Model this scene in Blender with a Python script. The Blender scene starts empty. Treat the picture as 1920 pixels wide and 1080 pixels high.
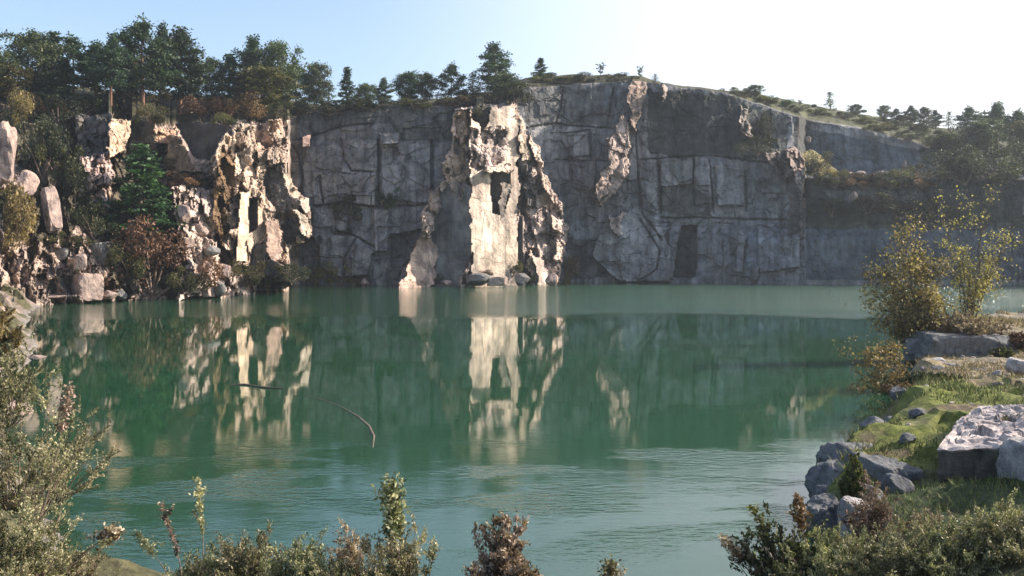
import bpy, math, random
import numpy as np
from mathutils import Vector, Matrix, Euler

scene = bpy.context.scene
COL = scene.collection
R = math.radians

# ------------------------------------------------------------------ camera, sky, sun
F = 1663.0          # focal length in photo pixels (1920 wide)
CH = 5.5            # eye height above the water
HY = 470.0          # horizon row
cam = bpy.data.cameras.new("camera"); co = bpy.data.objects.new("camera", cam); COL.objects.link(co)
cam.sensor_width = 36.0; cam.lens = 36.0 * F / 1920.0
cam.shift_y = -(540.0 - HY) / 1920.0
cam.clip_start = 0.1; cam.clip_end = 4000
co.location = (0, 0, CH); co.rotation_euler = (R(90), 0, 0)
scene.camera = co

SUN_AZ, SUN_EL = 78.0, 31.0      # degrees clockwise from the view direction (+Y), elevation
world = bpy.data.worlds.new("World"); scene.world = world; world.use_nodes = True
wn = world.node_tree; bg = wn.nodes["Background"]
sky = wn.nodes.new("ShaderNodeTexSky"); sky.sky_type = 'NISHITA'; sky.sun_disc = False
sky.sun_elevation = R(SUN_EL); sky.sun_rotation = R(SUN_AZ)
sky.air_density = 1.0; sky.dust_density = 3.0; sky.ozone_density = 1.5; sky.altitude = 50
# thin bright veil of high haze on the sun's side of the sky
wtc = wn.nodes.new("ShaderNodeTexCoord"); dotn = wn.nodes.new("ShaderNodeVectorMath"); dotn.operation = 'DOT_PRODUCT'
dotn.inputs[1].default_value = (math.sin(R(58)) * math.cos(R(22)), math.cos(R(58)) * math.cos(R(22)), math.sin(R(22)))
wn.links.new(wtc.outputs["Generated"], dotn.inputs[0])
vr = wn.nodes.new("ShaderNodeMapRange"); vr.interpolation_type = 'SMOOTHSTEP'; wn.links.new(dotn.outputs["Value"], vr.inputs[0])
vr.inputs[1].default_value = 0.40; vr.inputs[2].default_value = 0.86
vm = wn.nodes.new("ShaderNodeMix"); vm.data_type = 'RGBA'; vm.inputs[7].default_value = (4.3, 4.4, 4.6, 1)
vf = wn.nodes.new("ShaderNodeMath"); vf.operation = 'MULTIPLY'; vf.inputs[1].default_value = 0.8; wn.links.new(vr.outputs[0], vf.inputs[0])
wn.links.new(vf.outputs[0], vm.inputs[0]); wn.links.new(sky.outputs[0], vm.inputs[6])
wn.links.new(vm.outputs[2], bg.inputs[0]); bg.inputs[1].default_value = 0.15
sun = bpy.data.lights.new("sun", 'SUN'); so = bpy.data.objects.new("sun", sun); COL.objects.link(so)
sun.energy = 4.9; sun.angle = R(0.5); sun.color = (1.0, 0.88, 0.76)
sd_ = Vector((math.sin(R(SUN_AZ)) * math.cos(R(SUN_EL)), math.cos(R(SUN_AZ)) * math.cos(R(SUN_EL)), math.sin(R(SUN_EL))))
so.rotation_euler = sd_.to_track_quat('Z', 'Y').to_euler(); so.location = (60, 20, 90)
scene.view_settings.view_transform = 'Standard'; scene.view_settings.look = 'None'
scene.view_settings.gamma = 1.0; scene.view_settings.exposure = 0.95
scene.view_settings.use_curve_mapping = False
scene.cycles.max_bounces = 6; scene.cycles.diffuse_bounces = 3; scene.cycles.glossy_bounces = 3
scene.cycles.transparent_max_bounces = 4; scene.cycles.transmission_bounces = 2
scene.cycles.caustics_reflective = False; scene.cycles.caustics_refractive = False
scene.cycles.use_denoising = True; scene.cycles.sample_clamp_indirect = 6

# ------------------------------------------------------------------ noise
def hsh(ix, iy, s=0):
    n = (ix.astype(np.int64) * 374761393 + iy.astype(np.int64) * 668265263 + int(s) * 1442695041) & 0xFFFFFFFF
    n = ((n ^ (n >> 13)) * 1274126177) & 0xFFFFFFFF
    n = ((n ^ (n >> 16)) * 2246822519) & 0xFFFFFFFF
    return ((n ^ (n >> 15)) & 0xFFFFFF) / float(0xFFFFFF)
def vnoise(x, y, s=0):
    x = np.asarray(x, float); y = np.asarray(y, float)
    ix = np.floor(x); iy = np.floor(y); fx = x - ix; fy = y - iy
    fx = fx * fx * (3 - 2 * fx); fy = fy * fy * (3 - 2 * fy)
    a = hsh(ix, iy, s); b = hsh(ix + 1, iy, s); c = hsh(ix, iy + 1, s); d = hsh(ix + 1, iy + 1, s)
    return (a * (1 - fx) + b * fx) * (1 - fy) + (c * (1 - fx) + d * fx) * fy * 1.0
def fbm(x, y, s=0, o=4, g=0.5):
    t = 0; a = 1; n = 0
    for k in range(o):
        t = t + a * (vnoise(x * 2 ** k + 17.3 * k, y * 2 ** k - 9.1 * k, s + k) * 2 - 1); n += a; a *= g
    return t / n
def worley(x, y, s=0, jit=0.9):
    ix = np.floor(x); iy = np.floor(y)
    f1 = np.full(x.shape, 9.0); f2 = np.full(x.shape, 9.0)
    cx = np.zeros_like(x); cy = np.zeros_like(x); px = np.zeros_like(x); py = np.zeros_like(x)
    for i in (-1, 0, 1):
        for j in (-1, 0, 1):
            gx = ix + i; gy = iy + j
            qx = gx + 0.5 + jit * (hsh(gx, gy, s + 11) - 0.5); qy = gy + 0.5 + jit * (hsh(gx, gy, s + 29) - 0.5)
            d = np.maximum(np.abs(x - qx), np.abs(y - qy)) * 0.6 + 0.4 * np.hypot(x - qx, y - qy)
            m = d < f1
            f2 = np.where(m, f1, np.minimum(f2, d))
            cx = np.where(m, gx, cx); cy = np.where(m, gy, cy); px = np.where(m, qx, px); py = np.where(m, qy, py)
            f1 = np.where(m, d, f1)
    return f2 - f1, cx, cy, x - px, y - py
def blocks(x, y, sx, sy, s, tilt, off=1.0):
    """displacement of broken rock: each cell has an offset and a tilted face"""
    e, cx, cy, dx, dy = worley(x / sx, y / sy, s)
    o = (hsh(cx, cy, s + 3) - 0.5) * off
    return o + (hsh(cx, cy, s + 5) - 0.5) * 2 * tilt * dx * sx + (hsh(cx, cy, s + 7) - 0.5) * tilt * dy * sy, e
def inpoly(x, y, poly):
    c = np.zeros(x.shape, bool); n = len(poly); j = n - 1
    for i in range(n):
        xi, yi = poly[i]; xj, yj = poly[j]
        if yi != yj:
            c ^= ((yi > y) != (yj > y)) & (x < (xj - xi) * (y - yi) / (yj - yi) + xi)
        j = i
    return c
def segdist(x, y, pts, closed=False):
    d = np.full(np.shape(x), 1e9); P = list(pts) + ([pts[0]] if closed else [])
    for (ax, ay), (bx, by) in zip(P[:-1], P[1:]):
        vx, vy = bx - ax, by - ay; L = vx * vx + vy * vy + 1e-9
        t = np.clip(((x - ax) * vx + (y - ay) * vy) / L, 0, 1)
        d = np.minimum(d, np.hypot(x - ax - t * vx, y - ay - t * vy))
    return d
def sstep(a, b, x):
    t = np.clip((x - a) / (b - a), 0, 1); return t * t * (3 - 2 * t)

# ------------------------------------------------------------------ object helpers
def props(o, label=None, cat=None, group=None, kind=None):
    if label: o['label'] = label
    if cat: o['category'] = cat
    if group: o['group'] = group
    if kind: o['kind'] = kind
    return o
def mesh_np(name, V, Q, mat=None, smooth=False, col=None):
    V = np.asarray(V, np.float32); Q = np.asarray(Q, np.int32)
    me = bpy.data.meshes.new(name); k = Q.shape[1]
    me.vertices.add(len(V)); me.vertices.foreach_set("co", V.ravel())
    me.loops.add(Q.size); me.loops.foreach_set("vertex_index", Q.ravel())
    me.polygons.add(len(Q)); me.polygons.foreach_set("loop_start", np.arange(len(Q), dtype=np.int32) * k)
    me.polygons.foreach_set("use_smooth", np.full(len(Q), smooth))
    me.update(calc_edges=True); me.validate()
    if col is not None:
        a = me.color_attributes.new("col", 'FLOAT_COLOR', 'POINT')
        C = np.ones((len(V), 4), np.float32); C[:, :3] = col; a.data.foreach_set("color", C.ravel())
    if mat: me.materials.append(mat)
    return me
def link(name, me, parent=None, loc=(0, 0, 0)):
    o = bpy.data.objects.new(name, me); COL.objects.link(o); o.location = loc
    if parent: o.parent = parent
    return o
def thing(name, label, cat, loc, group=None):
    o = bpy.data.objects.new(name, None); COL.objects.link(o); o.location = loc
    o.empty_display_size = 0.3
    return props(o, label, cat, group)
def copy_tree(o):
    c = o.copy(); COL.objects.link(c)
    for ch in o.children:
        d = ch.copy(); COL.objects.link(d); d.parent = c
    return c

def tubes(specs, sides=5):
    """specs: list of (points, radii) -> verts, quads"""
    V = []; Q = []; b = 0
    for pts, rad in specs:
        pts = [Vector(p) for p in pts]; n = len(pts)
        for i, p in enumerate(pts):
            t = (pts[min(i + 1, n - 1)] - pts[max(i - 1, 0)])
            t = t.normalized() if t.length > 1e-6 else Vector((0, 0, 1))
            u = t.cross(Vector((0.31, 0.95, 0.1))); u.normalize(); w = t.cross(u)
            for k in range(sides):
                a = 2 * math.pi * k / sides
                V.append(p + (u * math.cos(a) + w * math.sin(a)) * rad[i])
        for i in range(n - 1):
            for k in range(sides):
                k2 = (k + 1) % sides
                Q.append((b + i * sides + k, b + i * sides + k2, b + (i + 1) * sides + k2, b + (i + 1) * sides + k))
        b += n * sides
    return np.array([tuple(v) for v in V]), np.array(Q)

def leaf_quads(C, size, rng, asp=1.6, up=0.0, dirs=None):
    """random leaf-sized faces round the centres C"""
    n = len(C); size = np.broadcast_to(np.asarray(size, float), (n,))
    if dirs is None:
        a = rng.normal(size=(n, 3))
    else:
        a = dirs + rng.normal(size=(n, 3)) * 0.5
    a[:, 2] += up; a /= np.linalg.norm(a, axis=1)[:, None] + 1e-9
    b = np.cross(a, rng.normal(size=(n, 3))); b /= np.linalg.norm(b, axis=1)[:, None] + 1e-9
    a = a * size[:, None] * asp * 0.5; b = b * size[:, None] * 0.5
    V = np.stack([C - a, C + b * 0.9 - a * 0.1, C + a, C - b * 0.9 - a * 0.1], 1).reshape(-1, 3)
    return V, np.arange(4 * n).reshape(n, 4)

# ------------------------------------------------------------------ materials
def new_mat(name):
    m = bpy.data.materials.new(name); m.use_nodes = True
    nt = m.node_tree; return m, nt, nt.nodes["Principled BSDF"]
def N(nt, typ, **kw):
    n = nt.nodes.new(typ)
    for k, v in kw.items():
        if k in n.inputs: n.inputs[k].default_value = v
        else: setattr(n, k, v)
    return n
def ramp(nt, stops, fac):
    r = nt.nodes.new("ShaderNodeValToRGB"); e = r.color_ramp.elements
    while len(e) < len(stops): e.new(0.5)
    for q, (p, c) in zip(e, stops): q.position = p; q.color = (*c, 1)
    nt.links.new(fac, r.inputs[0]); return r.outputs[0]
def mult(nt, a, b, fac=1.0, mode='MULTIPLY'):
    m = nt.nodes.new("ShaderNodeMix"); m.data_type = 'RGBA'; m.blend_type = mode
    if isinstance(fac, (int, float)): m.inputs[0].default_value = fac
    else: nt.links.new(fac, m.inputs[0])
    for s, v in ((6, a), (7, b)):
        if isinstance(v, tuple): m.inputs[s].default_value = (*v, 1)
        else: nt.links.new(v, m.inputs[s])
    return m.outputs[2]

def rock_mat(name, base=None, scale=1.0, bump=0.6, speck=0.25, lichen=None):
    m, nt, p = new_mat(name); L = nt.links
    tc = N(nt, "ShaderNodeNewGeometry"); pos = tc.outputs["Position"]
    if base is None:
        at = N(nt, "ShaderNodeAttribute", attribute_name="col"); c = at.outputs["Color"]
    else:
        rgb = N(nt, "ShaderNodeRGB"); rgb.outputs[0].default_value = (*base, 1); c = rgb.outputs[0]
    n1 = N(nt, "ShaderNodeTexNoise", Scale=0.55 * scale, Detail=8.0, Roughness=0.62); L.new(pos, n1.inputs["Vector"])
    c = mult(nt, c, ramp(nt, [(0.3, (0.45, 0.46, 0.48)), (0.48, (0.92, 0.92, 0.92)), (0.7, (1.4, 1.34, 1.26))], n1.outputs[0]))
    mp = N(nt, "ShaderNodeMapping"); mp.inputs["Scale"].default_value = (1.3 * scale, 1.3 * scale, 0.14 * scale); L.new(pos, mp.inputs[0])
    n2 = N(nt, "ShaderNodeTexNoise", Scale=1.0, Detail=6.0, Roughness=0.6); L.new(mp.outputs[0], n2.inputs["Vector"])
    c = mult(nt, c, ramp(nt, [(0.33, (0.5, 0.5, 0.5)), (0.48, (1, 1, 1)), (0.75, (1.2, 1.17, 1.12))], n2.outputs[0]), 0.85)
    n3 = N(nt, "ShaderNodeTexNoise", Scale=7.0 * scale, Detail=5.0, Roughness=0.75); L.new(pos, n3.inputs["Vector"])
    c = mult(nt, c, ramp(nt, [(0.3, (1 - speck * 2, 1 - speck * 2, 1 - speck * 2)), (0.5, (1, 1, 1)), (0.7, (1 + speck, 1 + speck, 1 + speck))], n3.outputs[0]))
    if lichen:
        n4 = N(nt, "ShaderNodeTexNoise", Scale=2.2 * scale, Detail=6.0, Roughness=0.7); L.new(pos, n4.inputs["Vector"])
        f = ramp(nt, [(0.55, (0, 0, 0)), (0.66, (1, 1, 1))], n4.outputs[0])
        c = mult(nt, c, lichen, f, 'MIX')
    L.new(c, p.inputs["Base Color"]); p.inputs["Roughness"].default_value = 0.88
    p.inputs["Specular IOR Level"].default_value = 0.25
    v = N(nt, "ShaderNodeTexVoronoi", Scale=0.9 * scale, feature='DISTANCE_TO_EDGE'); L.new(pos, v.inputs["Vector"])
    cr = ramp(nt, [(0.0, (0, 0, 0)), (0.045, (1, 1, 1))], v.outputs[0])
    b1 = N(nt, "ShaderNodeBump", Strength=0.0, Distance=0.12 / scale); L.new(cr, b1.inputs["Height"])
    b2 = N(nt, "ShaderNodeBump", Strength=bump, Distance=0.3 / scale); L.new(n3.outputs[0], b2.inputs["Height"]); L.new(b1.outputs[0], b2.inputs["Normal"])
    b3 = N(nt, "ShaderNodeBump", Strength=bump, Distance=1.0 / scale); L.new(n1.outputs[0], b3.inputs["Height"]); L.new(b2.outputs[0], b3.inputs["Normal"])
    L.new(b3.outputs[0], p.inputs["Normal"])
    return m

def leaf_mat(name, cols, scale=0.6, trans=0.3, rough=0.55, vary=0.35):
    """cols: dark, mid, light; clumps of lighter and darker leaves"""
    m, nt, p = new_mat(name); L = nt.links
    tc = N(nt, "ShaderNodeTexCoord"); oi = N(nt, "ShaderNodeObjectInfo")
    n1 = N(nt, "ShaderNodeTexNoise", Scale=scale, Detail=3.0, Roughness=0.7); L.new(tc.outputs["Object"], n1.inputs["Vector"])
    gi = N(nt, "ShaderNodeNewGeometry")
    a = N(nt, "ShaderNodeMath", operation='MULTIPLY_ADD'); L.new(gi.outputs["Random Per Island"], a.inputs[0]); a.inputs[1].default_value = vary; L.new(n1.outputs[0], a.inputs[2])
    b = N(nt, "ShaderNodeMath", operation='SUBTRACT'); L.new(a.outputs[0], b.inputs[0]); b.inputs[1].default_value = vary * 0.5
    c = ramp(nt, [(0.34, cols[0]), (0.5, cols[1]), (0.68, cols[2])], b.outputs[0])
    hs = N(nt, "ShaderNodeHueSaturation"); L.new(c, hs.inputs["Color"])
    r1 = N(nt, "ShaderNodeMapRange"); L.new(oi.outputs["Random"], r1.inputs[0]); r1.inputs[3].default_value = 0.72; r1.inputs[4].default_value = 1.3; L.new(r1.outputs[0], hs.inputs["Value"])
    r2 = N(nt, "ShaderNodeMath", operation='MULTIPLY_ADD'); L.new(oi.outputs["Random"], r2.inputs[0]); r2.inputs[1].default_value = 0.04; r2.inputs[2].default_value = 0.48; L.new(r2.outputs[0], hs.inputs["Hue"])
    L.new(hs.outputs[0], p.inputs["Base Color"]); p.inputs["Roughness"].default_value = rough; p.inputs["Specular IOR Level"].default_value = 0.35
    tr = N(nt, "ShaderNodeBsdfTranslucent"); L.new(mult(nt, hs.outputs[0], (1.1, 1.25, 0.7)), tr.inputs[0])
    mx = N(nt, "ShaderNodeMixShader"); mx.inputs[0].default_value = trans
    L.new(p.outputs[0], mx.inputs[1]); L.new(tr.outputs[0], mx.inputs[2])
    L.new(mx.outputs[0], nt.nodes["Material Output"].inputs[0])
    return m
def bark_mat(name, c):
    m, nt, p = new_mat(name); L = nt.links
    tc = N(nt, "ShaderNodeTexCoord"); n1 = N(nt, "ShaderNodeTexNoise", Scale=9.0, Detail=6.0); L.new(tc.outputs["Object"], n1.inputs["Vector"])
    L.new(ramp(nt, [(0.3, tuple(x * 0.5 for x in c)), (0.7, tuple(x * 1.4 for x in c))], n1.outputs[0]), p.inputs["Base Color"])
    p.inputs["Roughness"].default_value = 0.9
    b = N(nt, "ShaderNodeBump", Strength=0.6, Distance=0.03); L.new(n1.outputs[0], b.inputs["Height"]); L.new(b.outputs[0], p.inputs["Normal"])
    return m

M = dict(
    cliff=rock_mat("cliff_rock"),
    boulder=rock_mat("boulder_pink_granite", (0.42, 0.32, 0.28), 2.0, 0.6, 0.35),
    boulder_grey=rock_mat("boulder_grey_granite", (0.19, 0.185, 0.18), 2.0, 0.5, lichen=(0.22, 0.22, 0.18)),
    boulder_near=rock_mat("boulder_near_granite", (0.38, 0.36, 0.355), 6.0, 0.6, 0.3),
    boulder_dark=rock_mat("boulder_near_dark_granite", (0.16, 0.165, 0.175), 5.0, 0.6, 0.3, lichen=(0.12, 0.12, 0.075)),
    slab=rock_mat("slab_granite", None, 6.0, 0.5, 0.3),
    ground=rock_mat("bank_ground", None, 5.0, 0.5, 0.3),
    pine=leaf_mat("pine_needles", [(0.012, 0.026, 0.014), (0.03, 0.058, 0.026), (0.075, 0.115, 0.045)]),
    spruce=leaf_mat("spruce_needles", [(0.014, 0.032, 0.02), (0.03, 0.062, 0.034), (0.07, 0.115, 0.055)]),
    broad=leaf_mat("broadleaf_foliage", [(0.02, 0.03, 0.015), (0.055, 0.075, 0.03), (0.13, 0.15, 0.06)]),
    olive=leaf_mat("olive_foliage", [(0.03, 0.035, 0.012), (0.085, 0.085, 0.03), (0.19, 0.17, 0.06)]),
    yellow=leaf_mat("autumn_yellow_foliage", [(0.06, 0.05, 0.018), (0.22, 0.165, 0.06), (0.50, 0.38, 0.17)], 1.2, 0.35),
    brown=leaf_mat("rusty_brown_foliage", [(0.045, 0.025, 0.014), (0.14, 0.075, 0.035), (0.28, 0.16, 0.08)], 0.9, 0.2),
    dark=leaf_mat("dark_scrub_foliage", [(0.010, 0.018, 0.010), (0.03, 0.038, 0.016), (0.09, 0.085, 0.03)]),
    juniper=leaf_mat("juniper_foliage", [(0.05, 0.06, 0.028), (0.19, 0.19, 0.095), (0.46, 0.42, 0.24)], 2.5, 0.2),
    heather=leaf_mat("heather_foliage", [(0.07, 0.05, 0.035), (0.26, 0.175, 0.12), (0.55, 0.42, 0.32)], 2.5, 0.2),
    twiggy=leaf_mat("pale_twig_foliage", [(0.08, 0.08, 0.04), (0.28, 0.25, 0.13), (0.60, 0.52, 0.34)], 2.5, 0.25),
    green=leaf_mat("fresh_green_foliage", [(0.012, 0.032, 0.012), (0.03, 0.075, 0.022), (0.07, 0.14, 0.045)]),
    pale=leaf_mat("pale_thin_foliage", [(0.12, 0.14, 0.12), (0.2, 0.22, 0.18), (0.3, 0.31, 0.25)]),
    bark=bark_mat("bark_grey_brown", (0.13, 0.10, 0.075)),
    barkred=bark_mat("bark_reddish", (0.20, 0.10, 0.06)),
    twig=bark_mat("twig_wood", (0.22, 0.16, 0.12)),
)

# ------------------------------------------------------------------ the quarry cliff (one surface, split into its cliffs)
pxs = np.concatenate([np.arange(-700, -20, 12.0), np.arange(-20, 1942, 2.0), np.arange(1950, 2700, 12.0)])
rimK = [(-700, 150), (0, 185), (60, 195), (130, 200), (200, 212), (250, 222), (300, 232), (430, 230), (530, 222), (600, 212), (720, 205), (850, 200), (960, 190),
        (978, 166), (1100, 158), (1180, 152), (1250, 160), (1350, 172), (1400, 188), (1500, 222), (1600, 240), (1700, 262), (1760, 285), (1830, 300), (1920, 305), (2700, 250)]
skyK = [(-700, 110), (0, 150), (130, 160), (300, 178), (430, 178), (520, 185), (600, 196), (720, 194), (780, 188), (850, 182), (930, 170), (985, 146), (1060, 140),
        (1120, 140), (1200, 143), (1250, 158), (1340, 168), (1400, 172), (1500, 192), (1600, 212), (1660, 222), (1750, 238), (1800, 242), (1920, 235), (2700, 180)]
rim = np.interp(pxs, *zip(*rimK)); skl = np.interp(pxs, *zip(*skyK))
rim = rim + 3.0 * fbm(pxs / 22.0, pxs * 0, 5, 3); skl = skl + 2.0 * fbm(pxs / 30.0, pxs * 0, 6, 4)
skl = np.minimum(skl, rim - 3)
# base depth table: columns px, rows py
colsP = [-700, 0, 100, 230, 330, 400, 480, 540, 545, 830, 1040, 1060, 1250, 1500, 1512, 1920, 2700]
rowsQ = [150, 200, 250, 300, 335, 418, 450, 520, 560]
T = np.array([
 # 150  200  250  300  335  418  450  520  560
 [ 95,  93,  88,  82,  76,  70,  68,  63,  60],
 [118, 114, 106,  98,  93,  89,  87,  85,  84],
 [124, 120, 112, 104,  99,  95,  94,  92,  91],
 [130, 126, 119, 112, 107, 102, 100,  97,  96],
 [133, 130, 124, 118, 114, 108, 106, 104, 103],
 [136, 133, 128, 123, 120, 114, 112, 110, 109],
 [138, 136, 131, 127, 125, 121, 120, 118, 117],
 [140, 139, 136, 133, 131, 126, 125, 123, 122],
 [148, 147, 146, 146, 145, 144, 143, 142, 142],
 [150, 149, 148, 147, 147, 146, 145, 144, 144],
 [159, 158, 157, 156, 155, 155, 154, 154, 154],
 [161, 160, 159, 158, 157, 157, 156, 156, 156],
 [162, 161, 160, 159, 158, 157, 156, 155, 155],
 [164, 162, 160, 156, 155, 151, 148, 147, 147],
 [176, 174, 173, 172.5, 150.5, 149, 147, 146, 146],
 [172, 170, 169, 168, 146.5, 145, 143, 142, 142],
 [130, 125, 120, 116, 110, 105, 100,  96,  95]], float)
rowsQ.insert(4, 323); r323 = T[:, 3] * 0.34 + T[:, 4] * 0.66; r323[-3] = 171.5; r323[-2] = 167.5
T = np.insert(T, 4, r323, 1)
def base_depth(P, Q):
    ci = np.interp(P, colsP, np.arange(len(colsP))); ri = np.interp(Q, rowsQ, np.arange(len(rowsQ)))
    c0 = np.clip(ci.astype(int), 0, len(colsP) - 2); r0 = np.clip(ri.astype(int), 0, len(rowsQ) - 2)
    fc = ci - c0; fr = ri - r0
    return (T[c0, r0] * (1 - fc) + T[c0 + 1, r0] * fc) * (1 - fr) + (T[c0, r0 + 1] * (1 - fc) + T[c0 + 1, r0 + 1] * fc) * fr

NR = 215
bot = HY + F * (CH + 1.2) / (base_depth(pxs, pxs * 0 + 560) - 9)
tt = np.linspace(0, 1, NR)[None, :]
P = np.repeat(pxs[:, None], NR, 1); Q = rim[:, None] + (bot - rim)[:, None] * tt
XN = (P - 960) / F * 145; ZN = CH + (HY - Q) / F * 145        # nominal metres, for noise and planes
# craggy outlines: warped lookups
blk_w, _, _, _, _ = worley(XN / 1.6, ZN / 2.1, 71)
WP = P + 9 * fbm(XN / 2.6, ZN / 2.6, 21, 4) + 4 * fbm(XN / 0.7, ZN / 0.7, 22, 3)
WQ = Q + 9 * fbm(XN / 2.6 + 50, ZN / 2.6, 23, 4) + 4 * fbm(XN / 0.7 + 50, ZN / 0.7, 24, 3)
WPs = P + 2.5 * fbm(XN / 2.0, ZN / 2.0, 25, 4); WQs = Q + 2.5 * fbm(XN / 2.0 + 50, ZN / 2.0, 26, 4)
D = base_depth(P + 5 * fbm(XN / 3, ZN / 3, 31, 4) * (P > 500), Q + 6 * fbm(XN / 4, ZN / 6, 32, 4) * (P > 500))
D += 1.3 * fbm(XN / 9, ZN / 24, 33, 3) * (P > 540) * (P < 1900)
rough = np.where(P < 540, 1.0, 0.16)         # how strongly the rock is broken up
rough = np.where(P > 1512, 0.2, rough)
ter = (P > 1512)
region = np.where(P < 542, 0, np.where(P < 1510, 1, 3))

LIT = (0.58, 0.45, 0.385); CREAM = (0.64, 0.52, 0.43); PINK = (0.62, 0.48, 0.43); GREY = (0.245, 0.245, 0.25)  # paler tones for sunlit faces, grey for shaded: light put into the colour
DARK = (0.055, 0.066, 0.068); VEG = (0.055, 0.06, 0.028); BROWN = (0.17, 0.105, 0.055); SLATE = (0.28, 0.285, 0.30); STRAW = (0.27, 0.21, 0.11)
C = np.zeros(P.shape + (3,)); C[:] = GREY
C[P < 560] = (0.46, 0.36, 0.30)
def paint(poly, col, a=1.0, soft=False):
    m = inpoly(WP if soft else WPs, WQ if soft else WQs, poly); C[m] = C[m] * (1 - a) + np.array(col) * a
def plane(poly, anchor, d0, dx, dz=0.1, rg=None, col=None, mode='min', craggy=True, reg=None):
    """a rock face: at the pixel 'anchor' it stands d0 metres away, receding dx metres per metre to the right, dz per metre upward"""
    global D, rough
    m = inpoly(WP if craggy else WPs, WQ if craggy else WQs, poly)
    pl = d0 + ((P - anchor[0]) * dx + (anchor[1] - Q) * dz) / F * d0
    nd = np.minimum(D, pl) if mode == 'min' else pl
    m2 = m & ((nd < D) | (mode == 'set'))
    D = np.where(m, nd, D)
    if rg is not None: rough = np.where(m2, rg, rough)
    if col is not None: C[m2] = col
    if reg is not None: region[m] = reg

# --- broad stains and colour areas of the shaded wall
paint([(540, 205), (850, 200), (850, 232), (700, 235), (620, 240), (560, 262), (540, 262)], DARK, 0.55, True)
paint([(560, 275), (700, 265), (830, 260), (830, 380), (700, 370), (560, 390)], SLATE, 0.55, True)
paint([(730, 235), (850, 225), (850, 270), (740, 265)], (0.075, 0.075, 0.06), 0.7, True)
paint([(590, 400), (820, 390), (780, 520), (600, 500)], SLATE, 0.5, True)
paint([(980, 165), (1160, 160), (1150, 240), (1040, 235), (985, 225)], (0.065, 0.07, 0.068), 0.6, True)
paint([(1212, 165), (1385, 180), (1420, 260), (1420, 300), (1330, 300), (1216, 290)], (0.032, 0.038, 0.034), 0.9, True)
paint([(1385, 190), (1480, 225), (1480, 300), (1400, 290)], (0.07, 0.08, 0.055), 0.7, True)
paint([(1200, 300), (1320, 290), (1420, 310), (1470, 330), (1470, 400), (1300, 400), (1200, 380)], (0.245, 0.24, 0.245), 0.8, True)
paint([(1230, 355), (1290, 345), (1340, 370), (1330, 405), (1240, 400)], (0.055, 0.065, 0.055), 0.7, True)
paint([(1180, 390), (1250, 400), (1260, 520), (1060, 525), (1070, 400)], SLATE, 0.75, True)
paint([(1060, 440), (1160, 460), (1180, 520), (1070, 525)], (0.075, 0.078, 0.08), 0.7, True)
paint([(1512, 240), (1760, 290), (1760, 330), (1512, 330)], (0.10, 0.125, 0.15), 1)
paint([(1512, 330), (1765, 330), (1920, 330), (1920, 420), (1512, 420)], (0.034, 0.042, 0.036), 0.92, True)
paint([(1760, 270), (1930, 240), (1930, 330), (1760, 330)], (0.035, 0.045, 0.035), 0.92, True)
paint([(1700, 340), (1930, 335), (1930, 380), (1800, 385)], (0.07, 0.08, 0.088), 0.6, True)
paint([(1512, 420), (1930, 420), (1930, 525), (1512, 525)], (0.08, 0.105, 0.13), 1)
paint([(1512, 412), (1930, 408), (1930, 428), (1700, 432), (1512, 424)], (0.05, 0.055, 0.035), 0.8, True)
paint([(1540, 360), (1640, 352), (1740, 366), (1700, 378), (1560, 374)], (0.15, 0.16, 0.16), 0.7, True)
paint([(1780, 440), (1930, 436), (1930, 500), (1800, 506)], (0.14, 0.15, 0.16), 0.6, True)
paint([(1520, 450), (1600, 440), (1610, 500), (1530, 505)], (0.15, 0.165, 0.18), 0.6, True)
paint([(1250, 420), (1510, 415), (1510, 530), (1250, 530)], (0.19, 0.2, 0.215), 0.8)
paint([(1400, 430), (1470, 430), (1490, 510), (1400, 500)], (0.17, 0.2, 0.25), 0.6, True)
paint([(1488, 200), (1522, 215), (1520, 325), (1495, 300)], (0.06, 0.062, 0.058), 0.9, True)  # holds down the sunlit corner face, shade put into the colour
# --- main fractures of the shaded wall: broad slabs standing a little proud or set back
def slab(poly, off, col=None, ca=0.5):
    global D
    m = inpoly(WPs, WQs, poly); D = np.where(m, D + off, D)
    if col is not None: C[m] = C[m] * (1 - ca) + np.array(col) * ca
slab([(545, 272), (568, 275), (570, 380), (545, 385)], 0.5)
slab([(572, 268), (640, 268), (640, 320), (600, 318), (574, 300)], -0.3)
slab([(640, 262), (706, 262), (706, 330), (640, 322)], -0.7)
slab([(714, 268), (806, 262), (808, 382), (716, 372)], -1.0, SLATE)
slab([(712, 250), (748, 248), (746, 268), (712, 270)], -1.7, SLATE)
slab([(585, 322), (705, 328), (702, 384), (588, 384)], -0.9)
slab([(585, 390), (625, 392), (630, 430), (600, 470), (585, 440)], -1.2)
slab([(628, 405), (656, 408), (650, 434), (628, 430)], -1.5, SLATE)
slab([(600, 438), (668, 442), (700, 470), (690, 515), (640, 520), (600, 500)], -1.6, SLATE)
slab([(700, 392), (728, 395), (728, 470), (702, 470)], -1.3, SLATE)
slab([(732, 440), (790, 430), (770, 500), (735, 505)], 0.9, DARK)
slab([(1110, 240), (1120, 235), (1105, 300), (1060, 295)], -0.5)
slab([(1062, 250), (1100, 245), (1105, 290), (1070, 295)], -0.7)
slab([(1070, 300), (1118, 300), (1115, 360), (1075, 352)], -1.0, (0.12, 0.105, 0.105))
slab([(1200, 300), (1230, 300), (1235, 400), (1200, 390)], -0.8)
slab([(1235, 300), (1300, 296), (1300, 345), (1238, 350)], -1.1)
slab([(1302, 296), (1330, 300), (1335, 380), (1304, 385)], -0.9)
slab([(1340, 310), (1395, 318), (1395, 385), (1345, 385)], -1.3)
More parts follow.
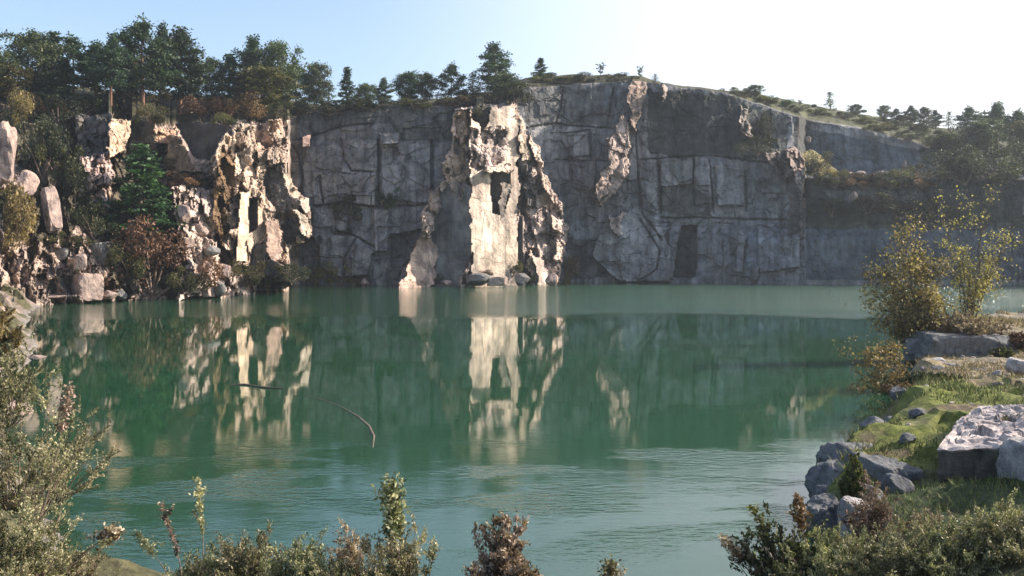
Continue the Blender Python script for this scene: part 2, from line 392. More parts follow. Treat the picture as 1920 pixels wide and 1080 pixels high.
slab([(1195, 385), (1230, 410), (1258, 470), (1255, 528), (1160, 528), (1110, 480), (1130, 420)], -2.4, SLATE)
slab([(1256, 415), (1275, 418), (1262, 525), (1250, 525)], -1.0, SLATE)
slab([(1276, 422), (1308, 422), (1306, 520), (1262, 522)], 2.0, (0.05, 0.053, 0.055), 0.8)  # set-back band, its shade put into the dark colour
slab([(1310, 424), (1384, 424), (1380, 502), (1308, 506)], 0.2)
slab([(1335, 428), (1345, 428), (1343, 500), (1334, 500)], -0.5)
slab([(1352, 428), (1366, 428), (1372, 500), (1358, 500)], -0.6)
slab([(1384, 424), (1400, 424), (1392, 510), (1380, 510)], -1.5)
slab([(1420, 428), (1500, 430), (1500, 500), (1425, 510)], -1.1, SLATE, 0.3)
# groove lines (fractures)
def crack(pts, w=1.6, dep=0.7):
    global D
    d = segdist(WPs, WQs, pts); D = D + dep * np.exp(-(d / w) ** 2); C[:] = C * (1 - 0.45 * np.exp(-(d / (w * 1.1)) ** 2))[..., None]
for pts in [[(709, 262), (711, 385)], [(560, 262), (600, 250), (640, 236), (700, 232)], [(590, 386), (640, 380), (710, 388), (800, 384)], [(548, 270), (560, 290), (567, 330), (560, 385)],
            [(640, 262), (645, 300), (660, 320), (700, 322)], [(655, 405), (650, 436), (668, 444)], [(668, 444), (648, 480), (645, 520)], [(668, 444), (700, 462)], [(1058, 250), (1106, 244), (1108, 300)],
            [(1040, 300), (1140, 302)], [(1190, 230), (1196, 320), (1205, 400), (1240, 450)], [(1200, 410), (1236, 470), (1232, 505), (1200, 525)], [(1300, 295), (1303, 385)], [(1236, 300), (1240, 400)], [(1150, 165), (1140, 230)],
            [(1200, 300), (1330, 292), (1450, 306)], [(1240, 408), (1350, 410), (1500, 412)], [(1055, 165), (1052, 200), (1040, 232)], [(985, 240), (1040, 232), (1140, 240)], [(810, 262), (812, 385)],
            [(600, 330), (605, 384)], [(1330, 300), (1338, 400)], [(1397, 320), (1400, 395)], [(880, 470), (830, 470)]]:
    crack(pts)

# --- left cliff: broken, sunlit, sloping; brown scrub patches; shade of hollows and turned faces put into the colour
paint([(-20, 180), (540, 180), (530, 225), (300, 235), (150, 215), (40, 240), (-20, 230)], (0.09, 0.075, 0.045), 0.85, True)
paint([(30, 210), (140, 215), (150, 300), (140, 440), (60, 460), (30, 320)], (0.06, 0.055, 0.03), 0.9, True)
paint([(205, 290), (310, 270), (330, 440), (350, 540), (210, 545)], (0.06, 0.06, 0.03), 0.8, True)
plane([(328, 232), (436, 232), (410, 292), (400, 305), (370, 300), (350, 280)], (380, 260), 128, -0.35, 0.2, 0.10, (0.10, 0.095, 0.09), 'set')
plane([(140, 218), (208, 215), (205, 290), (160, 300), (145, 270)], (170, 260), 107, -0.1, 0.35, 0.6, (0.15, 0.135, 0.12), 'min')
plane([(205, 222), (248, 224), (246, 262), (226, 290), (206, 300), (198, 270)], (200, 260), 103, 1.4, 0.25, 0.35, (0.62, 0.46, 0.34), 'min')
plane([(150, 290), (205, 290), (210, 340), (190, 350), (205, 390), (160, 350)], (150, 320), 100, 1.0, 0.3, 0.8, PINK, 'min')
plane([(248, 222), (294, 226), (296, 290), (232, 296), (246, 262)], (270, 260), 116, -0.3, 0.3, 0.4, (0.10, 0.09, 0.07), 'set')
plane([(292, 240), (332, 238), (318, 268), (296, 268)], (292, 255), 116, 1.2, 0.2, 0.5, (0.55, 0.38, 0.27), 'min')
plane([(318, 250), (338, 262), (368, 318), (330, 330), (314, 300)], (315, 290), 112, -0.1, 0.3, 0.3, (0.20, 0.15, 0.10), 'min')
plane([(336, 255), (344, 262), (378, 322), (366, 322)], (340, 290), 111.5, 2.2, 0.3, 0.2, LIT, 'min', False)
# main left buttress
plane([(398, 300), (430, 240), (524, 225), (530, 290), (545, 340), (575, 372), (580, 405), (588, 442), (560, 455), (545, 470), (530, 490), (500, 500), (470, 500), (440, 495), (400, 430)],
      (440, 400), 111, 1.25, 0.14, 0.75, (0.56, 0.44, 0.35), 'set', reg=0)
plane([(436, 240), (472, 235), (470, 285), (445, 292)], (450, 260), 121, 0.5, 0.2, 1.0, (0.42, 0.37, 0.30), 'min')
plane([(480, 232), (525, 228), (528, 280), (482, 285)], (500, 260), 124, 0.8, 0.15, 0.7, (0.56, 0.42, 0.33), 'set')
plane([(496, 315), (530, 305), (548, 345), (566, 380), (560, 400), (520, 395), (496, 370)], (496, 350), 119.6, -0.05, 0.15, 0.4, (0.17, 0.155, 0.145), 'set')
plane([(528, 320), (540, 330), (560, 365), (552, 368), (536, 345)], (530, 340), 118.8, 1.6, 0.15, 0.2, (0.66, 0.54, 0.42), 'set')
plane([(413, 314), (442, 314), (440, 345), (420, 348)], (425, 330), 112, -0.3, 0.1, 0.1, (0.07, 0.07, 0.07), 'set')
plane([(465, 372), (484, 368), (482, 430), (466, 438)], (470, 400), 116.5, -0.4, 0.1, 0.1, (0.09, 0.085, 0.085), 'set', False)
plane([(450, 362), (468, 360), (464, 440), (462, 490), (442, 488)], (450, 430), 110, 1.8, 0.1, 0.12, (0.70, 0.56, 0.42), 'set', False)
plane([(484, 375), (497, 400), (498, 440), (470, 478), (466, 445), (482, 430)], (470, 430), 113, 1.6, 0.12, 0.2, (0.64, 0.5, 0.37), 'set', False)
plane([(497, 418), (520, 412), (534, 440), (524, 460), (528, 486), (510, 496), (500, 470)], (500, 450), 113.5, 1.1, 0.18, 0.12, (0.52, 0.37, 0.30), 'set')
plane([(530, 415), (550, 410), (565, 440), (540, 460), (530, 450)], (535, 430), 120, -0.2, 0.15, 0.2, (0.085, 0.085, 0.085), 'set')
plane([(554, 395), (568, 400), (586, 440), (582, 448), (562, 430)], (556, 420), 117, 1.5, 0.1, 0.3, (0.62, 0.52, 0.42), 'set')
plane([(562, 368), (576, 368), (578, 395), (568, 398)], (562, 385), 118, 1.6, 0.1, 0.3, (0.66, 0.56, 0.46), 'set')
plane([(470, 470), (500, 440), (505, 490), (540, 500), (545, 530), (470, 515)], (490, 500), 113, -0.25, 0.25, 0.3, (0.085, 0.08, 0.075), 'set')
paint([(400, 330), (418, 272), (440, 300), (442, 350), (425, 400), (420, 480), (400, 500), (396, 420)], (0.20, 0.125, 0.06), 0.92)
plane([(322, 350), (398, 350), (410, 500), (480, 520), (478, 560), (330, 560), (350, 500), (330, 430)], (330, 450), 101, 1.55, 0.55, 1.0, (0.58, 0.47, 0.41), 'set')
# --- central buttress; shade of the recess and turned faces put into their colour
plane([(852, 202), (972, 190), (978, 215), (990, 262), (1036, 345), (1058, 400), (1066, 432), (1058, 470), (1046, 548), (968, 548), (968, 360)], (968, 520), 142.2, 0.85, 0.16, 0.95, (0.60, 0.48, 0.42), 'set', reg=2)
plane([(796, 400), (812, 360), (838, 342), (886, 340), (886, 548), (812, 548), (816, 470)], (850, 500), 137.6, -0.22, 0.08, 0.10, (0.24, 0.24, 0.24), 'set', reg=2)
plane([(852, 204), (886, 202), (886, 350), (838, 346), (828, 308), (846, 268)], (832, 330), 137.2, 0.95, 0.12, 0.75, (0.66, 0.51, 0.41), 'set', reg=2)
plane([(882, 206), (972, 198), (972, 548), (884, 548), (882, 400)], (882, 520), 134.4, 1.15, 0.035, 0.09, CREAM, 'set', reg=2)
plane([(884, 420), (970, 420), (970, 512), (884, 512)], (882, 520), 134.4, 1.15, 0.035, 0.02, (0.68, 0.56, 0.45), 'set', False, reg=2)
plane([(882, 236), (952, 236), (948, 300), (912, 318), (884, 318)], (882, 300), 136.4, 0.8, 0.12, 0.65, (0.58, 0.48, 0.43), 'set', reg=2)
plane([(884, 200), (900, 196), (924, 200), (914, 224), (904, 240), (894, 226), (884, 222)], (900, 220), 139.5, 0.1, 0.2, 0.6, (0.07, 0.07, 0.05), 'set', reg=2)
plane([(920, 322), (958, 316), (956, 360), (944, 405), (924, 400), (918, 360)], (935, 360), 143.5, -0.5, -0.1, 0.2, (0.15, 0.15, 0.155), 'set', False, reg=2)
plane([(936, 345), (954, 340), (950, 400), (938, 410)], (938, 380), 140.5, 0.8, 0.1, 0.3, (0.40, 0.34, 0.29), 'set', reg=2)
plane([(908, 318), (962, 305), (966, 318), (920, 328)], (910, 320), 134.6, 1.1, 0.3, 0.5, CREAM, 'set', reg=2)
plane([(972, 215), (984, 225), (992, 300), (976, 300)], (972, 260), 142.8, 1.3, 0.1, 0.5, (0.6, 0.48, 0.38), 'set', reg=2)
plane([(972, 302), (998, 310), (1000, 385), (978, 380)], (980, 340), 144.5, 0.1, 0.15, 0.9, (0.13, 0.12, 0.12), 'set', reg=2)
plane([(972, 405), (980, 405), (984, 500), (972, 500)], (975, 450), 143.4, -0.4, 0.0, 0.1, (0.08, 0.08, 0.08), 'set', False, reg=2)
plane([(1000, 480), (1018, 485), (1020, 545), (1008, 545)], (1000, 520), 142.5, 1.4, 0.1, 0.15, (0.66, 0.54, 0.46), 'min', reg=2)
plane([(797, 434), (812, 436), (818, 480), (814, 528), (800, 548), (748, 548), (768, 492), (780, 460)], (760, 520), 131.4, 1.15, 0.35, 0.22, (0.60, 0.44, 0.36), 'set', reg=2)
plane([(808, 368), (820, 356), (824, 390), (800, 400)], (805, 385), 136.5, 1.0, 0.2, 0.5, (0.55, 0.42, 0.36), 'set', reg=2)
plane([(868, 500), (884, 470), (884, 548), (866, 548)], (868, 520), 134, 0.9, 0.1, 0.7, (0.55, 0.42, 0.36), 'set', reg=2)
plane([(790, 440), (796, 404), (808, 370), (832, 342), (846, 350), (828, 378), (814, 408), (810, 442)], (800, 400), 135.6, 1.3, 0.25, 0.7, (0.58, 0.46, 0.39), 'min', reg=2)
for pl, an in [([(800, 372), (812, 356), (820, 368), (808, 384)], (800, 370)), ([(792, 398), (804, 380), (810, 396), (798, 412)], (793, 400)), ([(822, 350), (834, 338), (840, 352), (830, 366)], (823, 350)),
               ([(842, 344), (856, 340), (858, 362), (846, 362)], (842, 352)), ([(858, 352), (870, 352), (870, 372), (860, 372)], (858, 360)), ([(990, 250), (1006, 270), (1020, 310), (1002, 300)], (990, 280)),
               ([(1020, 320), (1040, 350), (1034, 380), (1018, 350)], (1018, 350)), ([(990, 470), (1000, 476), (1000, 500), (988, 500)], (988, 480)), ([(1030, 400), (1050, 410), (1056, 440), (1036, 430)], (1030, 420)), ([(1040, 450), (1056, 455), (1048, 490), (1036, 480)], (1038, 470))]:
    plane(pl, an, float(138.2 + 0.045 * (an[0] - 880) if an[0] > 900 else 136.6), 1.5, 0.15, 0.5, (0.60, 0.47, 0.39), 'min', reg=2)
# --- sunlit ribs on the right-hand wall, sunlight partly put into their paler colour
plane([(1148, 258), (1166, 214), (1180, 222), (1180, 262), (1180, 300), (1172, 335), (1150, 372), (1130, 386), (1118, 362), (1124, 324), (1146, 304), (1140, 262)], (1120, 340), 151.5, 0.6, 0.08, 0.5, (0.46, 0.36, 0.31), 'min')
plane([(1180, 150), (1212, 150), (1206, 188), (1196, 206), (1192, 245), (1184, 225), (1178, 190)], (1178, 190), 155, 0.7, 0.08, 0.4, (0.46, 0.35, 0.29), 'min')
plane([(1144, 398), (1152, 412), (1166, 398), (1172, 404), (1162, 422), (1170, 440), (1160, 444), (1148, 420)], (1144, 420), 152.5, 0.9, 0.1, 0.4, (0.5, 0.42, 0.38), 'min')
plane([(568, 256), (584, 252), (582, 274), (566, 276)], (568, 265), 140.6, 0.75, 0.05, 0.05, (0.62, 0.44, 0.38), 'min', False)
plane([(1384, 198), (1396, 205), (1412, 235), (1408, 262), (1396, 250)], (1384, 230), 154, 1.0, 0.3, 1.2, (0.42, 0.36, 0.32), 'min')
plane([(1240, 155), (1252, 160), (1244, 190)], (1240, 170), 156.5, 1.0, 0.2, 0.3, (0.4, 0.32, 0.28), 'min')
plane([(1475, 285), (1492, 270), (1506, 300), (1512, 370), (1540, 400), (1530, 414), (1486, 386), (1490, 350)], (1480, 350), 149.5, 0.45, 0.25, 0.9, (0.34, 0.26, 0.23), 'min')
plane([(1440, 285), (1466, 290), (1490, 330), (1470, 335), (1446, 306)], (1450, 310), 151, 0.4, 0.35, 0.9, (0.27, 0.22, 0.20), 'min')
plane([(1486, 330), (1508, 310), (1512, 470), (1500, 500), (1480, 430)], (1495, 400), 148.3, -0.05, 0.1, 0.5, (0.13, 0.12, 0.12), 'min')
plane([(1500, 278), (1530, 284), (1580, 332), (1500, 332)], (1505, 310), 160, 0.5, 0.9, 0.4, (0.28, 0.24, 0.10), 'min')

# break the rock up
hb, e1 = blocks(XN + 1.0 * fbm(XN / 3, ZN / 3, 41, 3), ZN + 1.0 * fbm(XN / 3 + 9, ZN / 3, 42, 3), 4.4, 3.4, 43, 0.10, 0.9)
cm = sstep(-0.15, 0.25, fbm(XN / 5, ZN / 5, 57, 3)); wallm = ((region == 1) & (rough < 0.3)).astype(float)
hs_, es_ = blocks(XN + 0.7 * fbm(XN / 2, ZN / 2, 141, 3), ZN + 0.7 * fbm(XN / 2 + 9, ZN / 2, 142, 3), 1.9, 2.1, 143, 0.05, 0.5)
D += wallm * (hs_ + 0.3 * fbm(XN / 3, ZN / 3, 144, 4))
C *= (1 - wallm * (0.25 * np.exp(-(e1 / 0.035) ** 2) * cm + 0.13 * np.exp(-(es_ / 0.05) ** 2) * (1 - cm * 0.6)))[..., None]
D += hb * np.where(region == 1, 0.8, 0.15) + 0.35 * np.exp(-(e1 / 0.02) ** 2) * np.where(rough > 0.15, cm, 0.0)
# joints: long vertical and horizontal planes of the quarried face
jx = XN + 0.5 * fbm(XN / 4, ZN / 7, 58, 3); jz = ZN + 0.5 * fbm(XN / 7, ZN / 4, 59, 3)
row_ = np.floor(jz / 5.2 + 0.3 * hsh(np.floor(jx / 9.0), jx * 0, 12)); cjx = np.floor(jx / 3.7 + hsh(row_, row_ * 0, 13) * 3)
D += (hsh(cjx, row_, 14) - 0.5) * 0.8 * np.where((rough < 0.3) & ((region == 1) | (region == 3)), 1, 0)
h1, ea = blocks(XN + 0.2 * ZN + 0.22 * fbm(XN, ZN, 44, 2), ZN - 0.25 * XN + 0.22 * fbm(XN + 9, ZN, 45, 2), 1.9, 3.3, 46, 1.5, 2.0)
h2, eb = blocks(XN - 0.15 * ZN + 0.1 * fbm(XN * 2, ZN * 2, 47, 2), ZN + 0.2 * XN + 0.1 * fbm(XN * 2 + 9, ZN * 2, 48, 2), 0.85, 1.35, 49, 1.4, 1.1)
h3, ec = blocks(XN + 0.06 * fbm(XN * 3, ZN * 3, 87, 2), ZN + 0.06 * fbm(XN * 3 + 9, ZN * 3, 88, 2), 0.5, 0.62, 89, 1.4, 0.5)
rs = np.clip(rough, 0, 1.3)
D += h3 * rs * 0.7 * (rough > 0.3)
_, hx, hy, _, _ = worley(XN / 0.8, ZN / 1.2, 90); hol = (hsh(hx, hy, 9) > 0.84) * (rough > 0.6); D += 0.9 * hol; C *= (1 - 0.45 * hol)[..., None]  # random cells sunk and darkened, cavity shade put into the colour
big = sstep(0.2, 0.9, rs)
D += h1 * big * 0.9 + h2 * rs * 0.75 + (0.45 * np.exp(-(ea / 0.06) ** 2) * big + 0.25 * np.exp(-(eb / 0.07) ** 2) * rs)
D += rs * 0.12 * fbm(XN / 0.6, ZN / 0.6, 51, 3) + 0.05 * fbm(XN / 1.2, ZN / 1.2, 52, 4)
C *= (1 + 0.35 * fbm(XN / 1.8, ZN / 1.8, 53, 4))[..., None]
hc = hsh(np.floor(XN / 2.3 + 0.6 * fbm(XN / 3, ZN / 3, 55, 2)), np.floor(ZN / 2.9 + 0.6 * fbm(XN / 3, ZN / 3, 56, 2)), 4)
C *= (0.78 + 0.44 * hc)[..., None]
vs = fbm(XN / 0.9, ZN / 9.0, 145, 4); C *= np.clip(1 + 0.5 * vs * (region != 0), 0.5, 1.5)[..., None]

# slope above the rim, up to the skyline, then the plateau behind
Xc = (P - 960) / F * D; Yc = D; Zc = CH + (HY - Q) / F * D
nS = 14
Dr = D[:, 0]
nb = [10.0 + 0 * pxs]
rowsX = []; Cs = []
gcol = np.where(pxs[:, None] > 1370, np.array([[0.085, 0.092, 0.045]]), np.array([[0.075, 0.07, 0.035]]))
far = np.interp(pxs, [-700, 1300, 1450, 1800, 2700], [14, 14, 26, 40, 30])
for k in range(1, nS + 1):
    s = k / nS; d = Dr + far * s
    q = rim + (skl - rim) * (s ** 0.8) + (0 if k == nS else 1) * 1.2 * fbm(pxs / 9.0, pxs * 0 + k * 0.7, 61, 3)
    rowsX.append(np.stack([(pxs - 960) / F * d, d, CH + (HY - q) / F * d], -1))
    Cs.append(gcol * (1 + 0.4 * fbm(pxs / 10.0, pxs * 0 + k * 0.4, 62, 4))[:, None])
last = rowsX[-1]
for k, (bk, dz) in enumerate([(4, 0.2), (15, -1.0), (40, -2), (120, -6), (400, -30)]):
    r = last.copy(); r[:, 0] *= (1 + bk / 170.0); r[:, 1] += bk; r[:, 2] += dz
    rowsX.append(r); Cs.append(gcol)
top = np.stack(rowsX[::-1], 1); topC = np.stack(Cs[::-1], 1)
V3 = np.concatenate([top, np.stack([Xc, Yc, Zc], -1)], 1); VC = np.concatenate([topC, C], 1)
nt_ = len(rowsX); NRT = V3.shape[1]; NC = len(pxs)
idx = np.arange(NC * NRT).reshape(NC, NRT)
quads = np.stack([idx[:-1, :-1], idx[:-1, 1:], idx[1:, 1:], idx[1:, :-1]], -1)          # faces towards the camera
regF = np.full((NC - 1, NRT - 1), 9); regF[:, nt_:] = region[:-1, :-1]
def split(name, mask, label, cat):
    q = quads[mask].reshape(-1, 4); u, inv = np.unique(q, return_inverse=True)
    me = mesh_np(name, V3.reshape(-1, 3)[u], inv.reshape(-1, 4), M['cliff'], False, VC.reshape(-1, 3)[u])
    return props(link(name, me), label, cat, None, 'structure')
split("cliff_left", regF == 0, "broken sunlit pink granite cliff with scrub and rubble on the left shore", "cliff")
split("cliff_wall", regF == 1, "shaded blue grey quarry wall with blocky fractures behind the sunlit pillar", "cliff")
split("rock_buttress", regF == 2, "cream sunlit rock pillar standing out of the shaded quarry wall", "cliff")
split("cliff_terrace", regF == 3, "dark terraced quarry cliff with horizontal ledges below the far tree line", "cliff")
split("hill", regF == 9, "scrubby hilltop ground above the quarry rim", "hill")

DG = np.concatenate([np.stack([r[:, 1] for r in rowsX[:nS]][::-1], 1), D], 1)   # depth over rows, skyline downwards
def colidx(px): return int(np.clip(np.searchsorted(pxs, px), 0, NC - 1))
def surf(px, py):
    """point of the cliff or hill surface seen at a photo pixel"""
    i = colidx(px)
    rows = V3[i]; yy = HY - (rows[:, 2] - CH) * F / rows[:, 1]
    k0 = nt_ - nS
    j = k0 + int(np.argmin(np.abs(yy[k0:] - py)))
    d = rows[j, 1]
    return Vector(((px - 960) / F * d, d, CH + (HY - py) / F * d))

# ------------------------------------------------------------------ water
def water_mat():
    m, nt, p = new_mat("quarry_water"); L = nt.links
    g = N(nt, "ShaderNodeNewGeometry"); pos = g.outputs["Position"]
    sx = N(nt, "ShaderNodeSeparateXYZ"); L.new(pos, sx.inputs[0])
    n0 = N(nt, "ShaderNodeTexNoise", Scale=0.03, Detail=2.0); L.new(pos, n0.inputs["Vector"])
    L.new(ramp(nt, [(0.35, (0.015, 0.057, 0.027)), (0.65, (0.020, 0.071, 0.037))], n0.outputs[0]), p.inputs["Base Color"])
    p.inputs["Subsurface Weight"].default_value = 1.0; p.inputs["Subsurface Scale"].default_value = 2.2; p.inputs["Subsurface Radius"].default_value = (0.7, 1.0, 0.9); p.subsurface_method = 'BURLEY'
    p.inputs["IOR"].default_value = 1.68; p.inputs["Roughness"].default_value = 0.02
    def mr(src, a, b, c=0.0, d=1.0):
        r = N(nt, "ShaderNodeMapRange", interpolation_type='SMOOTHSTEP'); L.new(src, r.inputs[0])
        for i, v in enumerate((a, b, c, d)): r.inputs[i + 1].default_value = v
        return r.outputs[0]
    def op(o, a, b):
        x = N(nt, "ShaderNodeMath", operation=o)
        for i, v in enumerate((a, b)):
            if isinstance(v, (int, float)): x.inputs[i].default_value = v
            else: L.new(v, x.inputs[i])
        return x.outputs[0]
    # wind-roughened band below the far cliff, stronger to the right
    wob = N(nt, "ShaderNodeTexNoise", Scale=0.05, Detail=4.0); L.new(pos, wob.inputs["Vector"])
    yw = op('ADD', sx.outputs[1], op('MULTIPLY', op('SUBTRACT', wob.outputs[0], 0.5), 22.0))
    band = op('MULTIPLY', mr(yw, 71, 84), mr(yw, 146, 136))
    right = mr(sx.outputs[0], -14, 22, 0.10, 1.0)
    band = op('MULTIPLY', band, right)
    near = mr(sx.outputs[1], 30, 17)                      # small ripples near the bank
    mp = N(nt, "ShaderNodeMapping"); mp.inputs["Scale"].default_value = (1.0, 2.2, 1.0); L.new(pos, mp.inputs[0])
    w1 = N(nt, "ShaderNodeTexNoise", Scale=1.3, Detail=4.0, Roughness=0.6); L.new(mp.outputs[0], w1.inputs["Vector"])
    w2 = N(nt, "ShaderNodeTexNoise", Scale=0.22, Detail=2.0); L.new(mp.outputs[0], w2.inputs["Vector"])
    w3 = N(nt, "ShaderNodeTexNoise", Scale=7.0, Detail=4.0, Roughness=0.65); L.new(mp.outputs[0], w3.inputs["Vector"])
    b1 = N(nt, "ShaderNodeBump", Distance=0.02); L.new(w1.outputs[0], b1.inputs["Height"])
    L.new(op('ADD', op('MULTIPLY', band, 0.95), op('ADD', 0.035, op('MULTIPLY', near, 0.16))), b1.inputs["Strength"])
    pn = N(nt, "ShaderNodeTexNoise", Scale=0.22, Detail=3.0); L.new(mp.outputs[0], pn.inputs["Vector"])
    patch = op('MULTIPLY', mr(pn.outputs[0], 0.47, 0.60), op('MULTIPLY', mr(sx.outputs[1], 14, 19), mr(sx.outputs[1], 27, 21)))
    w4 = N(nt, "ShaderNodeTexNoise", Scale=2.6, Detail=3.0, Roughness=0.55); L.new(mp.outputs[0], w4.inputs["Vector"])
    b4 = N(nt, "ShaderNodeBump", Distance=0.06); L.new(w4.outputs[0], b4.inputs["Height"]); L.new(b1.outputs[0], b4.inputs["Normal"])
    L.new(op('MULTIPLY', patch, 0.55), b4.inputs["Strength"])
    b5 = N(nt, "ShaderNodeBump", Distance=0.5); L.new(w1.outputs[0], b5.inputs["Height"]); L.new(b4.outputs[0], b5.inputs["Normal"]); L.new(band, b5.inputs["Strength"])
    b2 = N(nt, "ShaderNodeBump", Distance=0.10, Strength=0.03); L.new(w2.outputs[0], b2.inputs["Height"]); L.new(b5.outputs[0], b2.inputs["Normal"])
    b3 = N(nt, "ShaderNodeBump", Distance=0.004); L.new(w3.outputs[0], b3.inputs["Height"]); L.new(b2.outputs[0], b3.inputs["Normal"])
    L.new(op('ADD', op('MULTIPLY', near, 0.4), op('ADD', 0.03, band)), b3.inputs["Strength"])
    L.new(b3.outputs[0], p.inputs["Normal"])
    L.new(op('ADD', op('MULTIPLY', band, 0.14), 0.01), p.inputs["Roughness"])
    return m
M['water'] = water_mat()
wm = mesh_np("water", [(-260, -120, 0), (320, -120, 0), (320, 420, 0), (-260, 420, 0)], [(0, 1, 2, 3)], M['water'])
props(link("water", wm), "still green quarry lake reflecting the cliffs", "water", None, 'structure')

# ------------------------------------------------------------------ near banks
def px2(px, py_or_d, d=None):
    return ((px - 960) / F * d, d)
shore = [(-48, 91), (-42.5, 78), (-35, 64), (-29, 54), (-24, 44), (-19.8, 35), (-14.6, 25), (-10.2, 19), (-7.6, 15), (-5.6, 13.2), (-2.5, 12.9), (0.3, 12.6), (2.6, 12.9), (4.6, 13.6), (5.6, 16), (6.4, 19.5),
         (7.7, 22), (9.6, 24), (11.0, 27), (12.6, 30), (14.9, 33.5), (17.0, 38), (19.2, 42), (21.6, 47), (24.5, 52), (30, 57), (38, 61), (60, 66), (140, 70), (140, -60), (-160, -60), (-160, 120), (-60, 110)]
ctrl = np.array([(0, 0, 3.9), (0, -10, 4.2), (3, 4, 3.3), (-3, 4, 3.3), (0, 6.5, 2.0), (-4, 7, 2.2), (4, 7, 2.3), (0, 9, 1.6), (-3, 9, 1.6), (3, 9, 1.6), (0, 10.5, 1.25), (-3.5, 10.5, 1.2), (3, 10.5, 1.2), (0, 12, 0.45), (-3, 12, 0.45), (3, 12, 0.45), (6.5, 10, 1.9), (5.5, 13, 0.9), (10, 12, 2.2), (9.2, 16.5, 1.05), (7.2, 17, 0.7), (8, 20, 0.95), (11, 17, 1.2), (9.5, 22, 1.25), (12, 24, 1.55), (12, 20, 1.8), (15, 28, 1.35), (16, 33, 0.95), (18, 37, 0.85),
                 (14.5, 31, 0.8), (20, 36, 1.1), (21.5, 44, 1.5), (26, 50, 1.5), (33, 57, 1.6), (45, 60, 1.8), (18, 25, 2.3), (30, 35, 2.4), (60, 40, 4), (24, 41, 0.75), (18.8, 39.5, 0.5), (21, 40, 0.55), (22, 41.5, 0.5), (20, 41.5, 0.4), (-7, 8, 2.4), (-9, 12, 1.9), (-13, 17, 2.2), (-17, 22, 3), (-16, 28, 1.6), (-24, 34, 2.6), (-33, 50, 2.8), (-45, 70, 3.2), (-55, 85, 6), (-80, 60, 14), (-60, 20, 12), (60, 0, 5), (-30, -10, 6)], float)
gx = np.concatenate([np.arange(-80, -52, 0.8), np.arange(-52, -22, 0.3), np.arange(-22, -8, 0.22), np.arange(-8, 16, 0.16), np.arange(16, 36, 0.25), np.arange(36, 110, 1.5)])
gy = np.concatenate([np.arange(-30, 3, 1.2), np.arange(3, 27, 0.16), np.arange(27, 60, 0.28), np.arange(60, 101, 0.4)])
GX, GY = np.meshgrid(gx, gy, indexing='ij')
def bank_z(x, y):
    x = np.asarray(x, float); y = np.asarray(y, float)
    wx = x + 0.5 * fbm(x / 1.7, y / 1.7, 81, 3); wy = y + 0.5 * fbm(x / 1.7 + 7, y / 1.7, 82, 3)
    sd = segdist(wx, wy, shore, True) * np.where(inpoly(wx, wy, shore), 1, -1)
    num = 0; den = 0
    for cx, cy, cz in ctrl:
        w = 1 / ((x - cx) ** 2 + (y - cy) ** 2 + 0.6) ** 1.7; num = num + w * cz; den = den + w
    zc = num / den
    n = 0.16 * fbm(x / 1.3, y / 1.3, 83, 4) + 0.05 * fbm(x / 0.3, y / 0.3, 84, 3)
    rock, _ = blocks(x, y, 1.1, 1.3, 85, 0.35, 0.5)
    z = zc + n + (rock + 0.5 * fbm(x / 0.8, y / 0.8, 86, 4) * (x < -8)) * np.where(x < -8, 1.3, 0.35) * np.where(x < 0, 1.0, sstep(30, 10, np.abs(x)))
    steep = np.where(x < -8, 0.6, 1.15)
    rk2, _ = blocks(x + 0.4 * fbm(x, y, 98, 3), y, 2.3, 2.0, 99, 0.45, 1.1); rk3, _ = blocks(x, y, 0.8, 0.7, 100, 0.6, 0.4)
    return np.where(sd > 0, np.minimum(z, sd * steep + 0.4 * n + (0.5 * rock + 0.3 * fbm(x / 1.1, y / 1.1, 96, 3)) * np.where(x < -8, sstep(0, 1.5, sd), 0) + (rk2 + rk3) * np.where(x < -9, sstep(0, 2.0, sd), 0) * 0.8), np.maximum(sd * 1.2, -2.5)), sd
ZB, SD = bank_z(GX, GY)
# ground colours: straw grass, vivid moss, bare rock
mo = fbm(GX / 2.0, GY / 2.0, 91, 4)
cb = np.zeros(GX.shape + (3,)); cb[:] = (0.26, 0.22, 0.15)
def gpaint(m, col):
    global cb
    m = np.clip(m, 0, 1)[..., None]; cb = cb * (1 - m) + np.array(col) * m
gpaint(sstep(-0.1, 0.3, mo), (0.34, 0.27, 0.15))
gpaint(sstep(0.0, 0.5, fbm(GX / 0.9, GY / 0.9, 92, 4)), (0.20, 0.17, 0.15))
gpaint((GX > 5) * sstep(30.5, 29, GY + mo) * sstep(9, 12, GY) * sstep(-0.5, 0.0, mo + 0.25), (0.135, 0.155, 0.03))
gpaint((GX > 5) * sstep(0.1, 0.4, fbm(GX / 1.1, GY / 1.4, 97, 4)) * (GY < 32), (0.16, 0.125, 0.075))
gpaint((GX > 5) * sstep(19, 17, GY) * sstep(9, 12, GY), (0.03, 0.048, 0.014))  # deep green moss with the shade below the flat boulder put into its colour
gpaint((GX < -8) * 1.0, (0.25, 0.20, 0.175))
gpaint((GX < -8) * sstep(-0.2, 0.15, mo), (0.09, 0.085, 0.045))
gpaint((np.abs(GX) < 8) * (GY < 14) * (GY > -20), (0.10, 0.095, 0.05))
gpaint(sstep(0.5, 0.15, SD + 0.3 * mo), (0.22, 0.20, 0.185))
cb *= (1 + 0.3 * fbm(GX / 0.5, GY / 0.5, 93, 3))[..., None]
VB = np.stack([GX, GY, ZB], -1).reshape(-1, 3); ib = np.arange(GX.size).reshape(GX.shape)
qb = np.stack([ib[:-1, :-1], ib[1:, :-1], ib[1:, 1:], ib[:-1, 1:]], -1).reshape(-1, 4)
